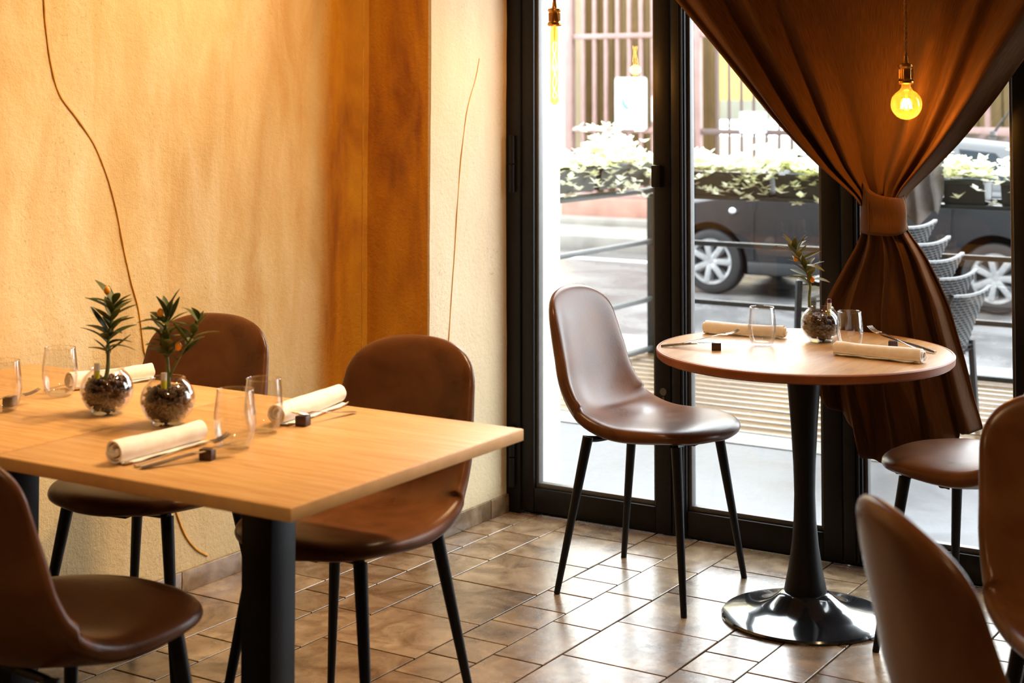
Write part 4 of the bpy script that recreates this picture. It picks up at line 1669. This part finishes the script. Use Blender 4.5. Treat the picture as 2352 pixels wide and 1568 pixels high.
def vase(label, x, y, z, spine, seed, n_leaf, berries, branch=None, rz=0.0, s=1.0, vial=(0.022, -0.01), leaves=LEAVES):
    r = thing('pebble_vase', label, 'vase', (x, y, z), rz, 'round glass vases with olive sprigs')
    link('glass_bowl', BOWL_ME, r)
    pe = link('pebbles', PEB_ME, r, (0, 0, 0), (0, 0, seed))
    pe['kind'] = 'stuff'
    rnd_ = random.Random(seed)
    sp = catmull(spine, 6)
    st = obj('stem', MB().tube(sp, [0.0052 * (1 - 0.62 * i / len(sp)) for i in range(len(sp))], 8), 'stem', r)
    paths = [sp]
    if branch:
        b = catmull(branch, 6)
        obj('stem', MB().tube(b, [0.0034 * (1 - 0.5 * i / len(b)) for i in range(len(b))], 8), 'stem', r)
        paths.append(b)
    tot = 0
    for pi_, path in enumerate(paths):
        cnt = n_leaf if pi_ == 0 else n_leaf // 2
        for k in range(cnt):
            t_ = 0.40 + 0.60 * (k + rnd_.random() * 0.5) / cnt if pi_ == 0 else 0.25 + 0.75 * (k + 0.3) / cnt
            t_ = min(t_, 1.0)
            p = path[min(len(path) - 1, int(t_ * (len(path) - 1)))]
            az = k * 2.4 + rnd_.uniform(-0.4, 0.4) + seed
            el = rnd_.uniform(0.25, 1.0) + (0.5 if t_ > 0.9 else 0)
            o_ = link('leaf', rnd_.choice(leaves), r, p)
            o_.rotation_euler = (rnd_.uniform(-0.4, 0.4), -el, az)
            sc = rnd_.uniform(0.85, 1.2)
            o_.scale = (sc, sc, sc)
    for bx, by, bz in berries:
        obj('berry', MB().ico((bx, by, bz), 0.0085, 2, (0.85, 0.85, 1.15)), 'berry', r)
    v = obj('water_vial', MB().lathe([(0.0, 0.060), (0.0060, 0.061), (0.0065, 0.085), (0.0065, 0.094), (0.0, 0.095)], 16), 'tube_yellow', r, (vial[0], vial[1], 0.0))
    obj('vial_neck', MB().lathe([(0.0, 0.090), (0.0062, 0.091), (0.0062, 0.110), (0.0, 0.111)], 14), 'tube_white', v)
    return r, v


# camera-right direction in the room, used to lean the sprigs
CR = Vector((math.cos(YAW), math.sin(YAW), 0))
CB = Vector((-math.sin(YAW), math.cos(YAW), 0))


def lean(pts):
    return [tuple(CR * a + CB * b + Vector((0, 0, c_))) for a, b, c_ in pts]


v1, _ = vase('round pebble vase on the wall table, its dark sprig standing straight', -2.618, 2.512, ZS,
             lean([(-0.008, 0, 0.045), (0.002, 0, 0.10), (0.002, 0.0, 0.15), (0.008, 0, 0.20), (0.014, 0.0, 0.245)]), 2, 34, lean([(0.000, -0.006, 0.268), ]), vial=(-0.012, -0.018))
v2, _ = vase('round pebble vase closer to the camera, its sprig forked to the right', -2.424, 2.500, ZS,
             lean([(0.004, 0, 0.045), (0.0, 0, 0.11), (-0.004, 0, 0.16), (-0.006, 0, 0.200), (0.000, 0, 0.226)]), 5, 28, lean([(-0.016, -0.006, 0.235), (0.024, -0.012, 0.165)]),
             lean([(0.004, 0, 0.10), (0.030, -0.006, 0.15), (0.055, -0.006, 0.19), (0.066, 0, 0.225)]), vial=(0.004, -0.016))
v3, tubev = vase('round pebble vase on the round table, its sprig leaning left', -1.690, 4.385, ZR,
                 lean([(-0.030, 0, 0.05), (-0.033, 0, 0.12), (-0.030, 0, 0.16), (-0.040, 0, 0.20), (-0.066, 0, 0.245), (-0.080, 0, 0.262)]), 9, 36, lean([(-0.072, -0.008, 0.238), (-0.026, -0.012, 0.178)]), vial=tuple(lean([(0.025, 0.0, 0)])[0][:2]), leaves=DAYLIT_LEAVES)
obj('vial_cap', MB().lathe([(0.0, 0.108), (0.0058, 0.109), (0.0058, 0.121), (0.0, 0.122)], 14), 'cap_red', tubev)


# ------------------------------------------------------------------ curtain
cur = thing('tied_curtain', 'brown linen curtain gathered by a band in front of the glass doors', 'curtain', (0, 0, 0))
Lt = [(2.42, -2.75), (2.1, -2.58), (1.756, -2.294), (1.64, -2.193), (1.499, -2.072), (1.347, -1.94), (1.221, -1.811), (1.14, -1.690), (1.119, -1.665)]
Rt = [(2.42, -0.55), (2.1, -0.76), (1.8, -1.00), (1.557, -1.182), (1.444, -1.261), (1.302, -1.377), (1.21, -1.469), (1.148, -1.540), (1.119, -1.553)]
CY = 4.685


def gauss(u, c_, w):
    return math.exp(-((u - c_) / w) ** 2)


def fold_top(u, z):
    f = 0.0
    for c_, w, h in ((0.015, 0.020, 0.35), (0.095, 0.048, 1.05), (0.205, 0.036, 0.85), (0.30, 0.040, 0.55), (0.50, 0.10, 0.16), (0.70, 0.055, 0.75), (0.80, 0.030, 0.55), (0.93, 0.050, 1.1)):
        f += h * gauss(u, c_, w)
    return f


rows, uvs = [], []
NZc, NU = 96, 200
for i in range(NZc + 1):
    v = i / NZc
    z = 2.42 - (2.42 - 1.112) * v
    L_, R_ = smooth_table(Lt, z, 0.02), smooth_table(Rt, z, 0.02)
    k = max(0.0, min(1.0, (1.40 - z) / 0.28))
    amp = 0.092 * (1 - 0.42 * k)
    row = []
    for j in range(NU + 1):
        u = j / NU
        w = u + 0.012 * math.sin(u * 16 + z * 2)
        x = L_ + (R_ - L_) * (w if 0 < u < 1 else u)
        y = CY + 0.030 - amp * fold_top(u, z)
        y -= k * k * 0.040 * math.sin(PI * u)
        y += 0.010 * noise.noise(Vector((u * 5, z * 2.2, 0.3))) + 0.004 * noise.noise(Vector((u * 17, z * 5, 2.3)))
        # cloth swags above the band
        zz = z - (1 - k) * 0.0 + 0.0
        if k > 0:
            zz += k * 0.035 * gauss(u, 0.55, 0.16) - k * 0.02 * gauss(u, 0.42, 0.1)
        row.append((x, y, zz))
        uvs.append((u * 1.9, z))
    rows.append(row)


def sheet(name, rows, mat, parent, th=0.004):
    m_ = MB().grid(rows)
    me = m_.mesh(name, mat, True, 70)
    uvl = me.uv_layers.new(name='UVMap')
    nU = len(rows[0])
    for lp in me.loops:
        i, j = divmod(lp.vertex_index, nU)
        uvl.data[lp.index].uv = (j / (nU - 1) * 1.6, rows[i][0][2])
    o_ = link(name, me, parent)
    md_ = o_.modifiers.new('thickness', 'SOLIDIFY')
    md_.thickness = th
    md_.offset = 0
    return o_


sheet('upper_drape', rows, 'curtain', cur)
# tie band: a flat sash wrapped round the bundle
rows = []
for i in range(13):
    v = i / 12
    z0 = 1.155 - 0.125 * v
    row = []
    for k in range(49):
        a = 2 * PI * k / 48
        rx = 0.063 + 0.010 * (v - 0.3) + 0.004 * math.sin(3 * a + v * 5)
        ry = 0.045
        x = -1.601 + 0.006 * v + rx * math.cos(a)
        y = CY - 0.012 + ry * math.sin(a) * (1 + 0.05 * math.sin(v * 9))
        z = z0 - 0.018 * math.cos(a) * (1 - v * 1.4) + 0.006 * math.sin(a * 2 + 1) + 0.004 * noise.noise(Vector((a, v * 3, 0)))
        row.append((x, y, z))
    rows.append(row)
sheet('tie_band', rows, 'curtain', cur, 0.006)
obj('band_seam', MB().box(-0.0012, 0.0012, -0.004, 0, -0.055, 0.055).box(0.014, 0.0165, -0.004, 0, -0.055, 0.055), 'curtain', cur, (-1.632, CY - 0.054, 1.092), smooth=False)
# lower drape
Ll = [(1.06, -1.658), (1.037, -1.662), (0.99, -1.68), (0.952, -1.704), (0.856, -1.758), (0.80, -1.788), (0.666, -1.808), (0.559, -1.810), (0.482, -1.795), (0.3, -1.76)]
Rl = [(1.06, -1.542), (1.046, -1.531), (0.964, -1.472), (0.827, -1.409), (0.665, -1.366), (0.554, -1.342), (0.475, -1.317), (0.28, -1.28)]
hem = [(0.0, 0.535), (0.05, 0.495), (0.16, 0.445), (0.20, 0.43), (0.225, 0.36), (0.30, 0.340), (0.5, 0.322), (0.70, 0.300), (0.765, 0.296), (0.80, 0.38), (0.84, 0.452), (1.0, 0.472)]
rows = []
for i in range(71):
    v = i / 70
    row = []
    for j in range(NU + 1):
        u = j / NU
        zb = lerp_table(hem, u)
        z = 1.055 - (1.055 - zb) * v
        L_, R_ = smooth_table(Ll, z, 0.02), smooth_table(Rl, z, 0.02)
        g = max(0.0, min(1.0, (1.055 - z) / 0.16))
        a = 2 * PI * (4.8 * u + 0.25 * math.sin(u * 5 + z * 1.5))
        f = math.sin(a) + 0.35 * math.sin(2.3 * a + 1.0)
        amp = 0.010 + 0.017 * g + 0.008 * max(0.0, 0.75 - z)
        x = L_ + (R_ - L_) * u + 0.012 * g * math.cos(a) * math.sin(PI * u)
        y = CY - 0.012 - amp * f - 0.030 * math.sin(PI * u) * (1 - g) + 0.006 * noise.noise(Vector((u * 6, z * 3, 5)))
        y = min(y, YD - 0.045)
        row.append((x, y, z))
    rows.append(row)
sheet('lower_drape', rows, 'curtain', cur)
rod = MB().tube([(-2.85, CY, 2.43), (-0.45, CY, 2.43)], 0.013, 12).ico((-2.86, CY, 2.43), 0.024, 2).ico((-0.44, CY, 2.43), 0.024, 2)
obj('curtain_rod', rod, 'black_metal', cur)


# ------------------------------------------------------------------ pendant bulbs
def pendant(label, x, y, z_sock_top, kind):
    """z_sock_top: top of the lamp holder"""
    r = thing('pendant_bulb', label, 'lamp', (x, y, z_sock_top), 0, 'bare filament pendant bulbs')
    top = CEIL - z_sock_top - 0.005
    tw = MB()
    for ph in (0, PI):
        pts = []
        n = int(top / 0.006)
        for k in range(n + 1):
            zz = 0.02 + (top - 0.02) * k / n
            a = zz * 210 + ph
            pts.append((0.0026 * math.cos(a), 0.0026 * math.sin(a), zz))
        tw.tube(pts, 0.0030, 6)
    obj('cord', tw, 'cord' if kind == 'globe' else 'cord_red', r)
    s = MB().lathe([(0.0, 0.030), (0.006, 0.028), (0.008, 0.012), (0.010, 0.006), (0.021, 0.003), (0.0225, -0.003), (0.0195, -0.007), (0.0185, -0.010), (0.0185, -0.038), (0.0200, -0.041), (0.0235, -0.045), (0.0235, -0.050), (0.020, -0.054), (0.0, -0.054)], 32)
    for k in range(20):
        a = 2 * PI * k / 20
        s.tube([(0.0187 * math.cos(a), 0.0187 * math.sin(a), -0.011), (0.0187 * math.cos(a), 0.0187 * math.sin(a), -0.037)], 0.0013, 5)
    obj('lamp_holder', s, 'brass', r)
    obj('ceiling_rose', MB().lathe([(0.0, 0.0), (0.045, 0.0), (0.05, 0.01), (0.02, 0.0265), (0.0, 0.027)], 24), 'brass', r, (0, 0, top - 0.022))
    if kind == 'globe':
        rb = 0.0445
        pr = [(0.0135, -0.050), (0.0140, -0.062), (0.0185, -0.070)]
        c_ = -0.112
        for k in range(15):
            a = R(26) + (PI - R(26)) * k / 14
            pr.append((max(0.0, rb * math.sin(a)), c_ + rb * math.cos(a)))
        pr[-1] = (0.0, c_ - rb)
        b = obj('bulb_glass', MB().lathe(pr, 48), 'bulb_glass', r)
        obj('glass_stem', MB().lathe([(0.0, -0.055), (0.007, -0.056), (0.004, -0.085), (0.0035, -0.10), (0.0, -0.10)], 14), 'bulb_glass', b)
        f = MB()
        for k in range(8):
            a0, a1 = 2 * PI * k / 8, 2 * PI * (k + 0.5) / 8
            f.tube([(0.008 * math.cos(a0), 0.008 * math.sin(a0), -0.095), (0.016 * math.cos(a1), 0.016 * math.sin(a1), -0.124)], 0.0011, 6)
            a2 = 2 * PI * (k + 1) / 8
            f.tube([(0.016 * math.cos(a1), 0.016 * math.sin(a1), -0.124), (0.008 * math.cos(a2), 0.008 * math.sin(a2), -0.095)], 0.0011, 6)
        obj('filament', f, 'filament', b)
        lz = -0.112
        pw = 8.0
    else:
        rb = 0.0145
        pr = [(0.010, -0.050), (0.0125, -0.060), (rb, -0.075)]
        for k in range(14):
            pr.append((rb, -0.085 - 0.205 * k / 13))
        pr += [(rb * 0.93, -0.300), (rb * 0.7, -0.307), (rb * 0.35, -0.311), (0.0, -0.312)]
        b = obj('bulb_glass', MB().lathe(pr, 32), 'bulb_glass', r)
        f = MB()
        for ph in (0.0, 2.6):
            pts = []
            for k in range(70):
                zz = -0.105 - 0.165 * k / 69
                a = ph + k * 0.13
                pts.append((0.0060 * math.cos(a), 0.0060 * math.sin(a), zz))
            f.tube(pts, 0.0009, 5)
        lp = [(0.007 * math.cos(2 * PI * k / 16), 0, -0.280 + 0.010 * math.sin(2 * PI * k / 16)) for k in range(17)]
        f.tube(lp, 0.0008, 5)
        obj('filament', f, 'filament', b)
        obj('glass_stem', MB().tube([(0, 0, -0.056), (0, 0, -0.10)], [0.005, 0.0025], 10), 'bulb_glass', b)
        lz = -0.19
        pw = 3.0
    ld = bpy.data.lights.new('bulb_light', 'POINT')
    ld.energy = pw
    ld.color = (1.0, 0.50, 0.14)
    ld.shadow_soft_size = 0.018
    lo = bpy.data.objects.new('bulb_light', ld)
    COL.objects.link(lo)
    lo.parent = r
    lo.location = (0, 0, lz)
    return r


pendant('round filament bulb glowing on a twisted cord before the curtain', -1.469, 4.500, 1.531, 'globe')
pendant('long tube filament bulb hanging before the leftmost glass leaf', -2.642, 4.492, 1.725, 'tube')
